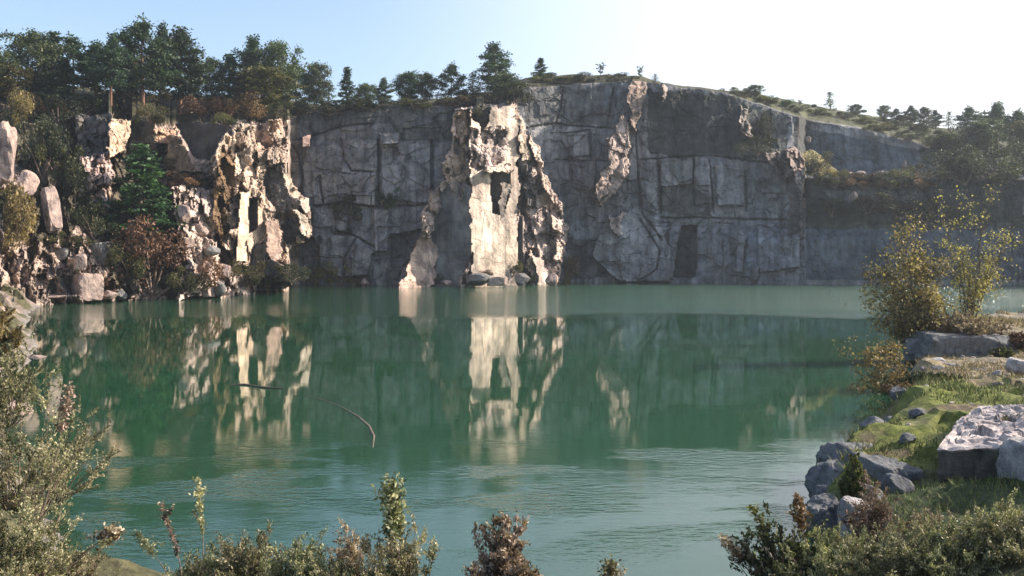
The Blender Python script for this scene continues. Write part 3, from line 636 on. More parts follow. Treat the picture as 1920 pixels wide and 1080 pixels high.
props(link("ground", mesh_np("ground", VB, qb, M['ground'], False, cb.reshape(-1, 3))), "rocky lake bank with moss and dry grass", "ground", None, 'structure')
# lake bed and land far out, one sheet
props(link("lake_bed", mesh_np("lake_bed", [(-900, -600, -6), (900, -600, -6), (900, 1500, -6), (-900, 1500, -6)], [(0, 1, 2, 3)], M['ground'], False, np.tile((0.1, 0.1, 0.06), (4, 1)))), "dark bed under the quarry lake", "ground", None, 'structure')
def bz(x, y): return float(bank_z(np.array([x]), np.array([y]))[0][0])
def at(px, d, z=None):
    x = (px - 960) / F * d
    return Vector((x, d, bz(x, d) if z is None else z))
def zat(py, d): return CH + (HY - py) / F * d

# ------------------------------------------------------------------ rocks
import bmesh
def rock_mesh(name, dims, seed, mat, cuts=11, sub=4, rough_=0.03, boxy=0.0):
    rg = random.Random(seed); bm = bmesh.new(); bmesh.ops.create_icosphere(bm, subdivisions=sub, radius=1.0)
    V = np.array([v.co[:] for v in bm.verts]); fs = np.array([[v.index for v in f.verts] for f in bm.faces]); bm.free()
    V /= np.linalg.norm(V, axis=1)[:, None]
    pl = []
    if boxy > 0:
        for n in ((1, 0, 0), (-1, 0, 0), (0, 1, 0), (0, -1, 0), (0, 0, 1), (0, 0, -1)):
            v = Vector(n) + Vector([rg.uniform(-.13, .13) for _ in range(3)]); pl.append((v.normalized(), rg.uniform(0.62, 0.72)))
    for _ in range(cuts):
        v = Vector([rg.gauss(0, 1) for _ in range(3)]).normalized(); pl.append((v, rg.uniform(0.78, 0.98) if boxy else rg.uniform(0.6, 0.85)))
    r = np.ones(len(V))
    for n, d in pl:
        dt = V @ np.array(n[:]); r = np.where(dt > 1e-3, np.minimum(r, d / np.maximum(dt, 1e-3)), r)
    V = V * r[:, None]
    nn = fbm(V[:, 0] * 2.2 + V[:, 2] * 1.3 + seed, V[:, 1] * 2.2 - V[:, 2] * 1.1, seed % 97, 4)
    nf = fbm(V[:, 0] * 7 + V[:, 2] * 4 + seed, V[:, 1] * 7 - V[:, 2] * 5, seed % 91, 3)
    V *= (1 + rough_ * 2 * nn + rough_ * 1.2 * nf)[:, None]
    V /= np.abs(V).max(0)[None, :]
    V = V * np.array(dims)[None, :] / 2
    return mesh_np(name, V, fs, mat, False)
def rock(name, label, loc, dims, seed, mat, rot=(0, 0, 0), cat="boulder", group=None, **kw):
    o = link(name, rock_mesh(name, dims, seed, M[mat], **kw)); o.location = loc; o.rotation_euler = [R(a) for a in rot]
    return props(o, label, cat, group)
def prock(px, py, w, h, label, seed, mat='boulder', rot=(0, 0, 0), dd=None, name="boulder", depth=None, **kw):
    """rock whose visible outline is centred at a pixel, w x h pixels, resting on the cliff surface"""
    if dd is None:
        p = surf(px, min(py + h * 0.35, 556)); d = p.y
    else: d = dd
    W = w / F * d; H = h / F * d; Dp = depth or (W + H) * 0.55
    loc = ((px - 960) / F * d, d, CH + (HY - py) / F * d)
    return rock(name, label, loc, (W, Dp, H), seed, mat, rot, **kw)

# left shore blocks
prock(166, 540, 52, 58, "squared pink granite block standing in the water on the left shore", 3, rot=(0, 0, 38), dd=93.5, boxy=1, cuts=5)
prock(112, 536, 60, 48, "dark squared rock block left of the squared pink block", 4, 'boulder_grey', rot=(0, 5, -8), dd=94.5, boxy=1, cuts=4)
prock(66, 532, 52, 44, "pale pink boulder at the shore beside the dark squared block", 5, rot=(0, 0, 20), dd=93, cuts=8)
prock(108, 476, 44, 24, "grey slab lying on the ledge above the dark squared block", 6, 'boulder_grey', rot=(4, 0, 10), boxy=1, cuts=5)
prock(196, 478, 42, 52, "dark leaning slab above the squared pink block", 7, 'boulder_grey', rot=(10, -12, -15), boxy=1, cuts=6)
prock(150, 492, 22, 34, "small pink block wedged beside the dark leaning slab", 8, rot=(0, 0, 30), boxy=1, cuts=5)
prock(52, 346, 40, 54, "rounded pink boulder high on the left edge", 9, rot=(0, -15, 0), cuts=9, rough_=0.03)
prock(97, 392, 26, 96, "long pink slab leaning downhill below the rounded pink boulder", 10, rot=(0, -24, -40), boxy=1, cuts=7, rough_=0.05, depth=1.6)
prock(204, 553, 34, 18, "flat pale boulder at the waterline right of the squared pink block", 11, dd=95, rot=(0, 8, 0))
prock(228, 553, 24, 20, "small dark round boulder at the waterline", 12, 'boulder_grey', dd=96)
prock(100, 556, 90, 9, "flat pale stone slab just above the water on the left shore", 13, dd=92, depth=2.5)
lab = ["white topped", "pink cubic", "narrow upright", "wide flat", "tilted pale", "rounded pink", "split grey", "wedge shaped", "small cream", "broken angular", "low broad", "tall blocky"]
spots = [(360, 545, 28, 22), (388, 548, 24, 24), (412, 540, 20, 34), (438, 545, 22, 30), (345, 400, 26, 34), (372, 430, 30, 26), (398, 470, 30, 24), (352, 455, 20, 22), (386, 500, 24, 22), (420, 508, 26, 24), (330, 552, 26, 14), (452, 528, 22, 24)]
where = ["at the waterline, first right of the brown bush", "at the waterline below the rubble slope", "standing at the water under the rubble slope", "at the water's edge near the rubble foot", "at the top of the rubble slope beside the green pine",
         "in the upper middle of the rubble slope", "lower down the rubble slope beside the brown strip", "in the rubble beside the brown bush", "low in the rubble slope above the waterline stones", "near the foot of the brown strip", "at the waterline under the brown bush", "below the shaded foot of the left buttress"]
for i, ((a, b, w, h), l, s) in enumerate(zip(spots, lab, where)):
    prock(a, b, w, h, f"{l} boulder {s}", 20 + i, 'boulder' if i % 4 != 2 else 'boulder_grey', rot=((i * 37) % 30 - 15, (i * 53) % 30 - 15, (i * 71) % 90), group="boulders of the rubble slope", cuts=7, boxy=(i % 2))
# foot of the buttress
prock(895, 524, 54, 26, "dark rounded boulder at the foot of the cream pillar", 41, 'boulder_grey', dd=134, cuts=6)
prock(932, 527, 40, 18, "flat cream stone at the foot of the cream pillar", 42, dd=134.5, cuts=6, boxy=1)
prock(978, 524, 34, 24, "grey boulder at the water below the pillar's right edge", 43, 'boulder_grey', dd=137)
prock(1035, 524, 26, 24, "pink boulder at the outer right foot of the pillar", 44, dd=141)
prock(838, 531, 22, 12, "small pale stone at the dark left foot of the pillar", 45, dd=135)
prock(685, 530, 16, 16, "small pale boulder at the waterline right of the olive shore bushes", 46, dd=140)
for i, (a, b, w, h, l) in enumerate([(1592, 327, 30, 10, "flat orange boulder on the terrace, left of the pair"), (1612, 326, 24, 11, "rounded pale boulder on the terrace, right of the pair"), (1658, 326, 32, 12, "low orange boulder in the middle of the terrace"),
                                   (1695, 312, 8, 26, "thin upright orange stone on the terrace"), (1742, 325, 18, 14, "pale square boulder at the terrace's right end"), (1600, 368, 16, 18, "single orange boulder on the dark slope below the terrace"), (1515, 262, 12, 14, "small pale block on the upper cliff corner")]):
    p = surf(a, b + 3)
    prock(a, b, w, h, l, 60 + i, 'boulder', dd=p.y - 2.5, group="boulders of the right terrace", cuts=7)

# ------------------------------------------------------------------ trees
def crown_points(kind, H, Wd, rng, n):
    """clump centres and stem specs of a tree of height H and crown width Wd, base at the origin"""
    cl = []; br = []
    lean = rng.uniform(-0.04, 0.04, 2) * H
    def axis(z): s = z / H; return np.array([lean[0] * s * s, lean[1] * s * s, z])
    lo = {'pine': 0.22, 'spruce': 0.06, 'round': 0.16, 'thin': 0.2, 'snag': 0.3}[kind]
    nb_ = {'pine': 30, 'spruce': 46, 'round': 34, 'thin': 22, 'snag': 12}[kind]
    for i in range(nb_):
        s = lo + (1 - lo) * (i + rng.uniform(0, 1)) / nb_
        t = (s - lo) / (1 - lo)
        env = {'pine': (0.50 + 0.6 * math.sin(math.pi * min(1, t * 0.95 + 0.12))) * (1 - t ** 3.5), 'spruce': (1 - t) ** 0.8 + 0.04, 'round': math.sin(math.pi * (0.12 + 0.86 * t)) ** 0.6,
               'thin': 0.8 * (1 - t) + 0.15, 'snag': 0.7}[kind]
        Lb = Wd * 0.5 * env * rng.uniform(0.45, 1.25); a = i * 2.4 + rng.uniform(-0.5, 0.5)
        rise = {'pine': 0.25, 'spruce': -0.18, 'round': 0.5, 'thin': 0.5, 'snag': 0.3}[kind] * Lb
        p0 = axis(s * H * 0.93); dr = np.array([math.cos(a), math.sin(a), 0])
        p1 = p0 + dr * Lb * 0.5 + np.array([0, 0, rise * 0.3]); p2 = p0 + dr * Lb + np.array([0, 0, rise])
        p2[2] = min(p2[2], H * rng.uniform(0.92, 1.0))
        br.append(([p0, p1, p2], [0.028 * Wd * 0.35 * (1.1 - s) + 0.02, 0.02, 0.008]))
        k = max(2, int(n / nb_ * (0.4 + env) / 1.0))
        for q in range(k):
            u = rng.uniform(0.25, 1.0) ** 0.7
            c = (p0 * (1 - u) + p2 * u) + np.array([0, 0, 0.0])
            cl.append(c + rng.normal(size=3) * np.array([0.055, 0.055, 0.03]) * Wd * (0.6 + 0.4 * u))
    for q in range(n // 14):
        cl.append(axis(H * rng.uniform(0.8, 1.0)) + rng.normal(size=3) * 0.03 * Wd)
    return np.array(cl), br, axis
def tree_proto(kind, H, Wd, seed, leafm, barkm='bark', nclump=260, per=24, leaf=0.34, name=None):
    rng = np.random.default_rng(seed)
    cl, br, axis = crown_points(kind, H, Wd, rng, nclump)
    cs = {'pine': (0.36, 0.36, 0.22), 'spruce': (0.28, 0.28, 0.14), 'round': (0.36, 0.36, 0.32), 'thin': (0.3, 0.3, 0.3), 'snag': (0.2, 0.2, 0.2)}[kind]
    keep = rng.uniform(size=len(cl)) > 0.12; cl = cl[keep]
    C_ = np.repeat(cl, per, 0) + rng.normal(size=(len(cl) * per, 3)) * np.array(cs) * (Wd / 6.0) ** 0.5
    C_[:, 2] = np.maximum(C_[:, 2], 0.1)
    V, Qd = leaf_quads(C_, rng.uniform(0.5, 1.2, len(C_)) * leaf, rng, 1.5)
    crown = mesh_np("crown", V, Qd, M[leafm])
    tp = [axis(H * s) for s in np.linspace(0, 0.95, 7)]; tp[0][2] = -1.0
    rad = [0.017 * H * (1.15 - s) for s in np.linspace(0, 1, 7)]
    Vt, Qt = tubes([(tp, rad)] + br, 6)
    trunk = mesh_np("trunk", Vt, Qt, M[barkm], True)
    return trunk, crown
PROTO = {}
def proto(key):
    if key not in PROTO:
        k, v = key
        spec = {('pine', 0): ('pine', 14, 9, 1, 'pine', 'barkred'), ('pine', 1): ('pine', 14, 8, 2, 'pine', 'barkred'), ('pine', 2): ('pine', 14, 6.5, 3, 'spruce', 'barkred'),
                ('spruce', 0): ('spruce', 14, 7, 4, 'spruce', 'bark'), ('spruce', 1): ('spruce', 14, 6, 5, 'pine', 'bark'),
                ('round', 0): ('round', 12, 9, 6, 'broad', 'bark'), ('round', 1): ('round', 12, 8, 7, 'olive', 'bark'), ('round', 2): ('round', 12, 8.5, 8, 'green', 'bark'),
                ('thin', 0): ('thin', 8, 3.4, 9, 'broad', 'bark'), ('thin', 1): ('thin', 8, 3.0, 10, 'pale', 'bark'), ('snag', 0): ('snag', 4, 2.5, 11, 'dark', 'bark')}[key]
        kk, H, Wd, sd, lm, bk = spec
        PROTO[key] = (H, Wd) + tree_proto(kk, H, Wd, sd, lm, bk, nclump={'thin': 90, 'snag': 40}.get(kk, 300), per={'thin': 14, 'snag': 10}.get(kk, 26), leaf={'thin': 0.22, 'snag': 0.25}.get(kk, 0.33))
    return PROTO[key]
tree_objs = {}
def tree(px, top, base, w, key, label, name, group, dback=3.0, cat="tree"):
    H, Wd, tr, cr = proto(key)
    p = surf(px, base); d = p.y + dback * 0
    loc = Vector((p.x, p.y, p.z - 0.3)); hh = (base - top) / F * d + 0.3; ww = w / F * d * 1.28
    if key in tree_objs:
        o = copy_tree(tree_objs[key]); o.name = name
    else:
        o = thing(name, label, cat, loc, group); link("trunk", tr, o); link("crown", cr, o); tree_objs[key] = o
    o.name = name; o.location = loc; o.rotation_euler = (0, 0, (px * 1.37) % 6.28); o.scale = (ww / Wd, ww / Wd, hh / H)
    props(o, label, cat, group); return o
GL = "trees along the left hilltop"; GM = "small trees along the middle of the rim"; GR = "trees on the far right skyline"
TREES = [
 (-12, 95, 185, 60, ('round', 0), "bluish bushy tree cut off by the left picture edge", "broadleaf_tree", GL),
 (14, 118, 195, 62, ('round', 1), "olive rounded tree low at the left edge", "broadleaf_tree", GL),
 (60, 62, 185, 78, ('round', 0), "tall tree with pale loose top, first of the left hilltop group", "broadleaf_tree", GL),
 (96, 60, 190, 70, ('spruce', 0), "dark pointed spruce right of the pale topped tree", "spruce_tree", GL),
 (138, 64, 185, 78, ('pine', 0), "dark broad pine second right of the pointed spruce", "pine_tree", GL),
 (120, 105, 200, 60, ('spruce', 1), "lower olive spruce in front of the dark pines", "spruce_tree", GL),
 (180, 80, 190, 70, ('pine', 1), "green mid height pine left of the tallest tree", "pine_tree", GL),
 (208, 64, 185, 50, ('pine', 2), "narrow pine just left of the tallest tree", "pine_tree", GL),
 (268, 36, 200, 98, ('pine', 0), "tallest and widest pine on the left hilltop", "pine_tree", GL),
 (300, 44, 190, 50, ('pine', 2), "slim dark pine right behind the tallest one", "pine_tree", GL),
 (338, 52, 218, 96, ('pine', 1), "tall leaning pine with bare trunk foot at the cliff edge", "pine_tree", GL),
 (240, 100, 200, 60, ('round', 0), "low dark bushy tree under the tallest pine", "broadleaf_tree", GL),
 (398, 112, 195, 52, ('round', 0), "grey green tree in the dip after the tall leaning pine", "broadleaf_tree", GL),
 (430, 102, 200, 62, ('spruce', 0), "dark spruce in the dip beside the round topped trees", "spruce_tree", GL),
 (470, 68, 200, 62, ('pine', 1), "high round topped pine standing over its neighbours", "pine_tree", GL),
 (520, 82, 205, 66, ('round', 0), "round topped tree right of the high round topped pine", "broadleaf_tree", GL),
 (492, 130, 215, 96, ('round', 1), "broad low green tree under the two round topped trees", "broadleaf_tree", GL),
 (555, 116, 205, 60, ('pine', 0), "broad dark pine before the group's thin right end", "pine_tree", GL),
 (594, 120, 208, 44, ('round', 0), "loose small tree ending the left hilltop group", "broadleaf_tree", GL),
 (616, 150, 205, 26, ('thin', 0), "wispy sapling right of the left hilltop group", "sapling", GL),
 (650, 126, 205, 36, ('spruce', 0), "spiky young spruce, first of the small rim trees", "spruce_tree", GM),
 (686, 158, 207, 34, ('round', 0), "small round bushy tree between two young conifers", "broadleaf_tree", GM),
 (717, 146, 203, 30, ('pine', 2), "dark narrow column shaped conifer on the rim", "pine_tree", GM),
 (765, 136, 198, 50, ('round', 2), "wide green tree left of a gap on the rim", "broadleaf_tree", GM),
 (798, 138, 195, 34, ('round', 0), "small grey green tree leaning on the wide green tree", "broadleaf_tree", GM),
 (846, 118, 195, 46, ('pine', 0), "dark bushy pine above the left side of the pillar", "pine_tree", GM),
 (886, 134, 192, 40, ('thin', 0), "thin brownish tree between the two dark pines over the pillar", "sapling", GM),
 (930, 80, 190, 62, ('pine', 1), "tall pine with narrow top standing over the cream pillar", "pine_tree", GM),
 (950, 140, 195, 50, ('round', 0), "low dark tree at the foot of the tall pine over the pillar", "broadleaf_tree", GM),
 (1012, 108, 146, 28, ('spruce', 1), "lone small dark conifer on the bare rim right of the tall pine", "spruce_tree", GM),
 (1126, 118, 142, 18, ('snag', 0), "tiny crooked tree on the bare rim, left of the bright rib", "tree", GM),
 (1200, 124, 146, 14, ('snag', 0), "tiny flat topped tree right over the bright orange rib", "tree", GM),
 (1228, 138, 158, 14, ('thin', 0), "tiny pointed sapling beside the rim step", "sapling", GM),
 (1415, 160, 184, 26, ('round', 0), "small round bush tree where the grassy slope begins", "broadleaf_tree", GR),
 (1500, 187, 197, 10, ('snag', 0), "tiny blocky tree on the grassy slope", "tree", GR),
 (1557, 172, 206, 20, ('thin', 1), "pale thin bare tree on the grassy skyline", "sapling", GR),
 (1604, 196, 216, 22, ('round', 0), "small round tree right of the pale thin tree", "broadleaf_tree", GR),
 (1657, 198, 228, 20, ('round', 0), "first small tree of the distant right wood", "broadleaf_tree", GR),
 (1682, 204, 232, 24, ('pine', 2), "low dark conifer second in the distant right wood", "pine_tree", GR),
 (1708, 198, 236, 24, ('pine', 1), "taller conifer third in the distant right wood", "pine_tree", GR),
 (1732, 202, 240, 24, ('round', 0), "round tree fourth in the distant right wood", "broadleaf_tree", GR),
 (1754, 206, 242, 22, ('pine', 2), "conifer fifth in the distant right wood", "pine_tree", GR),
 (1778, 208, 244, 22, ('thin', 0), "thin tree with sky showing through before the big right trees", "sapling", GR),
 (1820, 198, 262, 44, ('pine', 0), "big dark pine, first of the right hand group", "pine_tree", GR),
 (1868, 192, 275, 52, ('pine', 1), "highest dark pine of the right hand group", "pine_tree", GR),
 (1845, 225, 290, 56, ('round', 0), "low spreading tree in front of the two dark right pines", "broadleaf_tree", GR),
 (1905, 205, 280, 50, ('pine', 0), "dark pine beside the right picture edge", "pine_tree", GR),
 (1780, 250, 300, 46, ('round', 0), "low dark tree on the slope end left of the big right pines", "broadleaf_tree", GR),
 (1930, 225, 300, 54, ('round', 1), "olive tree cut off by the right picture edge", "broadleaf_tree", GR),
 (262, 270, 440, 112, ('spruce', 0), "bright green conifer growing on the left cliff above the brown bush", "conifer_tree", "trees on the left cliff"),
]
for t in TREES: tree(*t)
# the green conifer gets its own greener crown
for o in COL.objects:
    if o.name.startswith("conifer_tree"):
        for ch in o.children:
            if ch.name.startswith("crown"):
                _, g_crown = tree_proto('spruce', 14, 7, 77, 'green', 'bark', 330, 26, 0.36); ch.data = g_crown

# ------------------------------------------------------------------ shrubs on the cliffs and the rim
def shrub_proto(seed, leafm, leaf=0.22, n=5200, lumps=14):
    rng = np.random.default_rng(seed)
    c = rng.normal(size=(lumps, 3)) * np.array([0.42, 0.42, 0.26]) + np.array([0, 0, 0.5]); c[:, 2] = np.clip(c[:, 2], 0.2, 0.9)
    r = rng.uniform(0.16, 0.36, lumps); k = rng.integers(0, lumps, n)
    v = rng.normal(size=(n, 3)); v /= np.linalg.norm(v, axis=1)[:, None]; u = rng.uniform(0.35, 1.12, n) ** 0.6
    P_ = c[k] + v * (r[k] * u)[:, None]; P_[:, 2] = np.abs(P_[:, 2])
    V, Qd = leaf_quads(P_, rng.uniform(0.5, 1.2, n) * leaf * 0.22, rng, 1.5)
    st = []
    for i in range(lumps):
        st.append(([(0, 0, -0.1), tuple(c[i] * 0.5 + np.array([0, 0, 0.05])), tuple(c[i])], [0.03, 0.018, 0.006]))
    Vt, Qt = tubes(st, 4)
    return mesh_np("stem", Vt, Qt, M['twig'], True), mesh_np("foliage", V, Qd, M[leafm])
SP = {}; sobj = {}
def shrub(px, base, w, h, leafm, label, name="bush", group="scrub bushes on the quarry cliffs", d=None, var=0, cat="bush"):
    key = (leafm, var)
    if key not in SP: SP[key] = shrub_proto(100 + len(SP) * 7, leafm)
    p = surf(px, base) if d is None else Vector(((px - 960) / F * d, d, zat(base, d)))
    if key in sobj: o = copy_tree(sobj[key])
    else:
        o = thing(name, label, cat, p, group); link("stem", SP[key][0], o); link("foliage", SP[key][1], o); sobj[key] = o
    s = w / F * p.y / 1.5; o.name = name
    o.location = p; o.rotation_euler = (0, 0, (px * 0.77 + base) % 6.28); o.scale = (s, s, h / F * p.y / 1.05)
    return props(o, label, cat, group)
SH = [
 (285, 552, 150, 130, 'brown', "large rusty brown bush at the waterline under the green conifer"),
 (245, 520, 70, 70, 'olive', "olive bush on the left side of the large rusty bush"),
 (350, 550, 60, 50, 'olive', "low olive bush hanging right of the large rusty bush"),
 (235, 460, 60, 60, 'dark', "dark bush under the green conifer's left side"),
 (382, 222, 82, 42, 'brown', "orange brown bush on the rim right of the leaning pine"),
 (455, 222, 80, 46, 'brown', "brown bush topping the left buttress"),
 (500, 225, 60, 30, 'dark', "dark scrub on the buttress top right of the brown bush"),
 (420, 235, 40, 22, 'olive', "small olive bush below the orange brown rim bushes"),
 (70, 220, 90, 46, 'brown', "brown scrub on the slope below the first left trees"),
 (30, 240, 60, 70, 'yellow', "yellowish bush by the left edge rock"),
 (110, 250, 90, 70, 'dark', "dark bush in the hollow below the brown scrub"),
 (80, 330, 90, 100, 'dark', "big dark bush in the hollow right of the left edge rock"),
 (115, 350, 70, 70, 'olive', "olive bush low in the dark hollow"),
 (140, 400, 80, 90, 'dark', "dark bush right of the leaning pink slab"),
 (175, 440, 70, 60, 'dark', "dark bush above the dark leaning block"),
 (170, 215, 90, 36, 'dark', "dark brushwood on the rim under the mid pines"),
 (240, 212, 90, 40, 'dark', "dark brushwood on the rim under the tallest pine"),
 (285, 232, 50, 36, 'olive', "olive bush at the rim above the small orange rock"),
 (128, 470, 70, 36, 'olive', "olive brown grass bush above the grey slab"),
 (310, 345, 50, 46, 'dark', "dark bush right of the green conifer"),
 (350, 350, 60, 26, 'brown', "brown heath strip above the rubble slope"),
 (330, 480, 60, 60, 'dark', "dark bush between the conifer and the rubble slope"),
 (385, 355, 34, 24, 'dark', "small dark bush at the top of the rubble"),
 (20, 480, 90, 130, 'yellow', "large yellow green bush against the left edge"),
 (-10, 400, 70, 60, 'olive', "olive bush above the large yellow green one at the left edge"),
 (462, 535, 62, 46, 'olive', "olive grassy bush at the shaded foot of the left buttress"),
 (545, 528, 60, 32, 'dark', "dark shore bush right of the left buttress"),
 (590, 532, 60, 40, 'olive', "olive shore bush in the middle of the left bay"),
 (640, 534, 64, 46, 'yellow', "yellow green shore bush, brightest in the left bay"),
 (672, 536, 36, 22, 'olive', "small olive bush ending the shore bushes before the pale boulder"),
 (655, 415, 56, 50, 'dark', "dark bush clinging to the shaded wall"),
 (725, 392, 46, 44, 'green', "green bush on the ledge of the shaded wall"),
 (640, 440, 30, 24, 'dark', "small dark bush under the wall bush"),
 (960, 518, 30, 30, 'olive', "olive bush at the foot of the cream pillar"),
 (985, 525, 40, 22, 'dark', "dark low bush right of the pillar foot"),
 (1060, 533, 42, 58, 'yellow', "yellow green bush at the right base of the pillar"),
 (905, 518, 36, 14, 'brown', "brown tuft on the dark boulder at the pillar foot"),
 (903, 232, 34, 28, 'dark', "dark bush in the notch at the pillar top"),
 (820, 532, 28, 18, 'dark', "dark bush between the pillar's left slab and shaded block"),
 (555, 215, 80, 26, 'dark', "dark brushwood on the rim where the shaded wall begins"),
 (620, 214, 90, 24, 'dark', "dark brushwood on the rim under the wispy sapling"),
 (700, 208, 90, 20, 'dark', "dark brushwood on the rim under the small conifers"),
 (780, 204, 90, 20, 'olive', "olive brushwood on the rim under the wide green tree"),
 (860, 200, 80, 22, 'brown', "brownish brushwood over the pillar's left side"),
 (925, 196, 80, 30, 'dark', "dark brushwood over the pillar's top"),
 (965, 195, 40, 40, 'dark', "dark bush at the step right of the pillar top"),
 (1040, 156, 80, 16, 'olive', "low green scrub on the bare rim"),
 (1095, 154, 60, 14, 'dark', "low dark scrub on the bare rim near the crooked tree"),
 (1160, 152, 60, 12, 'dark', "low dark scrub left of the bright rib top"),
 (1020, 150, 40, 14, 'green', "green scrub under the lone conifer"),
 (1380, 178, 40, 14, 'olive', "grey green scrub at the start of the grassy slope"),
 (1440, 196, 40, 16, 'olive', "green bush on the grassy slope right of the round tree"),
 (1470, 200, 30, 14, 'green', "small green bush on the upper grassy slope"),
 (1435, 275, 34, 60, 'dark', "dark green creeper on the upper right corner"),
 (1420, 290, 60, 34, 'dark', "dark bush below the upper right corner"),
 (1530, 326, 60, 40, 'olive', "olive bush at the left end of the terrace"),
 (1560, 332, 44, 16, 'yellow', "yellow low bush on the terrace edge"),
 (1675, 330, 60, 12, 'olive', "low olive bush between the terrace boulders"),
 (1720, 330, 40, 22, 'dark', "dark bush near the terrace's right end"),
 (1790, 330, 90, 50, 'dark', "dark bush on the slope under the big right pines"),
 (1860, 335, 110, 56, 'dark', "wide dark bush at the right slope foot"),
 (1925, 330, 80, 60, 'dark', "dark bush at the right picture edge"),
 (1700, 262, 70, 16, 'dark', "dark scrub under the distant right wood"),
 (1645, 246, 60, 14, 'olive', "olive scrub on the slope end before the distant wood"),
 (1395, 184, 30, 10, 'dark', "small dark scrub clump just below the round bush tree"), (1425, 190, 36, 10, 'olive', "low scrub on the grassy slope edge under the round bush tree"), (1490, 210, 44, 12, 'dark', "dark scrub strip on the rim over the corner rubble"), (1530, 216, 50, 12, 'olive', "olive scrub strip on the rim before the pale thin tree"),
 (1580, 222, 50, 12, 'dark', "dark scrub strip under the pale thin tree"), (1615, 232, 50, 12, 'olive', "olive scrub strip under the small round tree"), (1670, 240, 60, 16, 'dark', "dark undergrowth at the front of the distant wood"), (1730, 250, 60, 18, 'dark', "dark undergrowth in the middle of the distant wood"),
 (1760, 275, 70, 20, 'dark', "dark scrub running down to the big right pines"),
]
SH += [(1540 + 26 * k, 345 + (k * 17) % 11, 44 + (k * 13) % 20, 22 + (k * 7) % 14, ('dark', 'olive', 'dark', 'brown')[k % 4], w_) for k, w_ in enumerate([
 "dark growth hanging from the terrace edge at its left end", "olive growth on the terrace edge above the single orange boulder", "dark growth on the terrace edge right of the single orange boulder", "rusty growth below the flat terrace boulders",
 "dark growth under the middle of the terrace", "olive growth under the low orange terrace boulder", "dark growth under the thin upright stone", "rusty growth under the terrace's right end"])]
SH += [(1560, 405, 80, 30, 'dark', "dark bush low on the second bench at its left end"), (1625, 400, 90, 34, 'dark', "wide dark bush in the middle of the second bench"), (1690, 408, 80, 30, 'olive', "olive bush on the second bench"), (1745, 405, 70, 34, 'dark', "dark bush on the second bench behind the golden bush tree"),
 (1810, 345, 90, 40, 'dark', "dark bush on the ledge below the first big right pine"), (1885, 342, 80, 36, 'olive', "olive bush on the ledge near the right picture edge"), (1770, 300, 60, 40, 'dark', "dark bush where the terrace meets the wooded slope"), (1830, 290, 80, 50, 'dark', "dark bush on the wooded slope right of the terrace")]
for i, (px, b, w, h, lm, l) in enumerate(SH): shrub(px, b, w, h, lm, l, var=i % 2)

# ------------------------------------------------------------------ near shrubs (leafy twigs)
def twig_bush(seed, leafm, Rr, Hh, nst=52, sub=8, leaf=0.017, dens=76, spread=1.0, barkm='twig', curl=0.25, asp=2.2, lw=0.035, bias=(0, 0)):
    """a bush of many bent stems, each with side twigs set with small leaves"""
    rng = np.random.default_rng(seed); st = []; Ls = []; Ds = []
    for i in range(nst):
        a = rng.uniform(0, 6.283); e = rng.uniform(0.0, 1.0) ** 0.7 * spread
        tip = np.array([math.cos(a) * Rr * e + bias[0] * rng.uniform(0, 1), math.sin(a) * Rr * e + bias[1] * rng.uniform(0, 1), Hh * (1.05 - 0.55 * min(1, e) ** 2) * rng.uniform(0.55, 1.08)])
        b0 = np.array([math.cos(a) * 0.12 * Rr, math.sin(a) * 0.12 * Rr, -0.15])
        mid = b0 * 0.55 + tip * 0.45 + np.array([0, 0, Hh * 0.10]) + rng.normal(size=3) * Rr * 0.06
        pts = []
        for t in np.linspace(0, 1, 7):
            pts.append((1 - t) ** 2 * b0 + 2 * t * (1 - t) * mid + t * t * tip + rng.normal(size=3) * 0.01 * Rr)
        st.append((pts, list(np.linspace(0.012, 0.002, 7) * (0.6 + Hh * 0.4))))
        for j in range(sub):
            t = rng.uniform(0.3, 1.0); k = t * 6; k0 = min(int(k), 5); b = pts[k0] * (1 - (k - k0)) + pts[k0 + 1] * (k - k0)
            dr = (pts[k0 + 1] - pts[k0]); dr = dr / (np.linalg.norm(dr) + 1e-6) * 0.6 + rng.normal(size=3) * 0.6 + np.array([0, 0, 0.35]); dr /= np.linalg.norm(dr)
            ln = rng.uniform(0.08, 0.26) * (Rr + Hh) * 0.5
            e1_ = b + dr * ln * 0.5 + rng.normal(size=3) * 0.02; e2_ = b + dr * ln + np.array([0, 0, rng.uniform(-0.5, 1) * curl * ln])
            st.append(([b, e1_, e2_], [0.003, 0.002, 0.001]))
            m = int(dens * ln / 0.2 * rng.uniform(0.6, 1.2))
            u = rng.uniform(0.1, 1.05, m)[:, None]
            Ls.append(np.where(u < 0.5, b + (e1_ - b) * u * 2, e1_ + (e2_ - e1_) * (u * 2 - 1)) + rng.normal(size=(m, 3)) * lw * 0.5)
            Ds.append(np.tile(dr, (m, 1)))
    Vt, Qt = tubes([([tuple(q) for q in p_], r_) for p_, r_ in st], 4)
    C_ = np.concatenate(Ls); Dd = np.concatenate(Ds)
    V, Qd = leaf_quads(C_, rng.uniform(0.5, 1.3, len(C_)) * leaf, rng, asp, 0.2, Dd)
    return mesh_np("stems", Vt, Qt, M[barkm], True), mesh_np("foliage", V, Qd, M[leafm])
def near_bush(px, d, base_py, label, seed, leafm, Rr, Hh, name="shrub", group=None, cat="shrub", rot=0, z=None, **kw):
    x = (px - 960) / F * d; zz = zat(base_py, d) if z is None else z
    zg = max(bz(x, d), -0.1); Hh = max(0.4, Hh + zz - zg); zz = zg
    o = thing(name, label, cat, (x, d, zz), group); s, f = twig_bush(seed, leafm, Rr, Hh, **kw)
    link("stems", s, o); link("foliage", f, o); o.rotation_euler = (0, 0, rot); return o
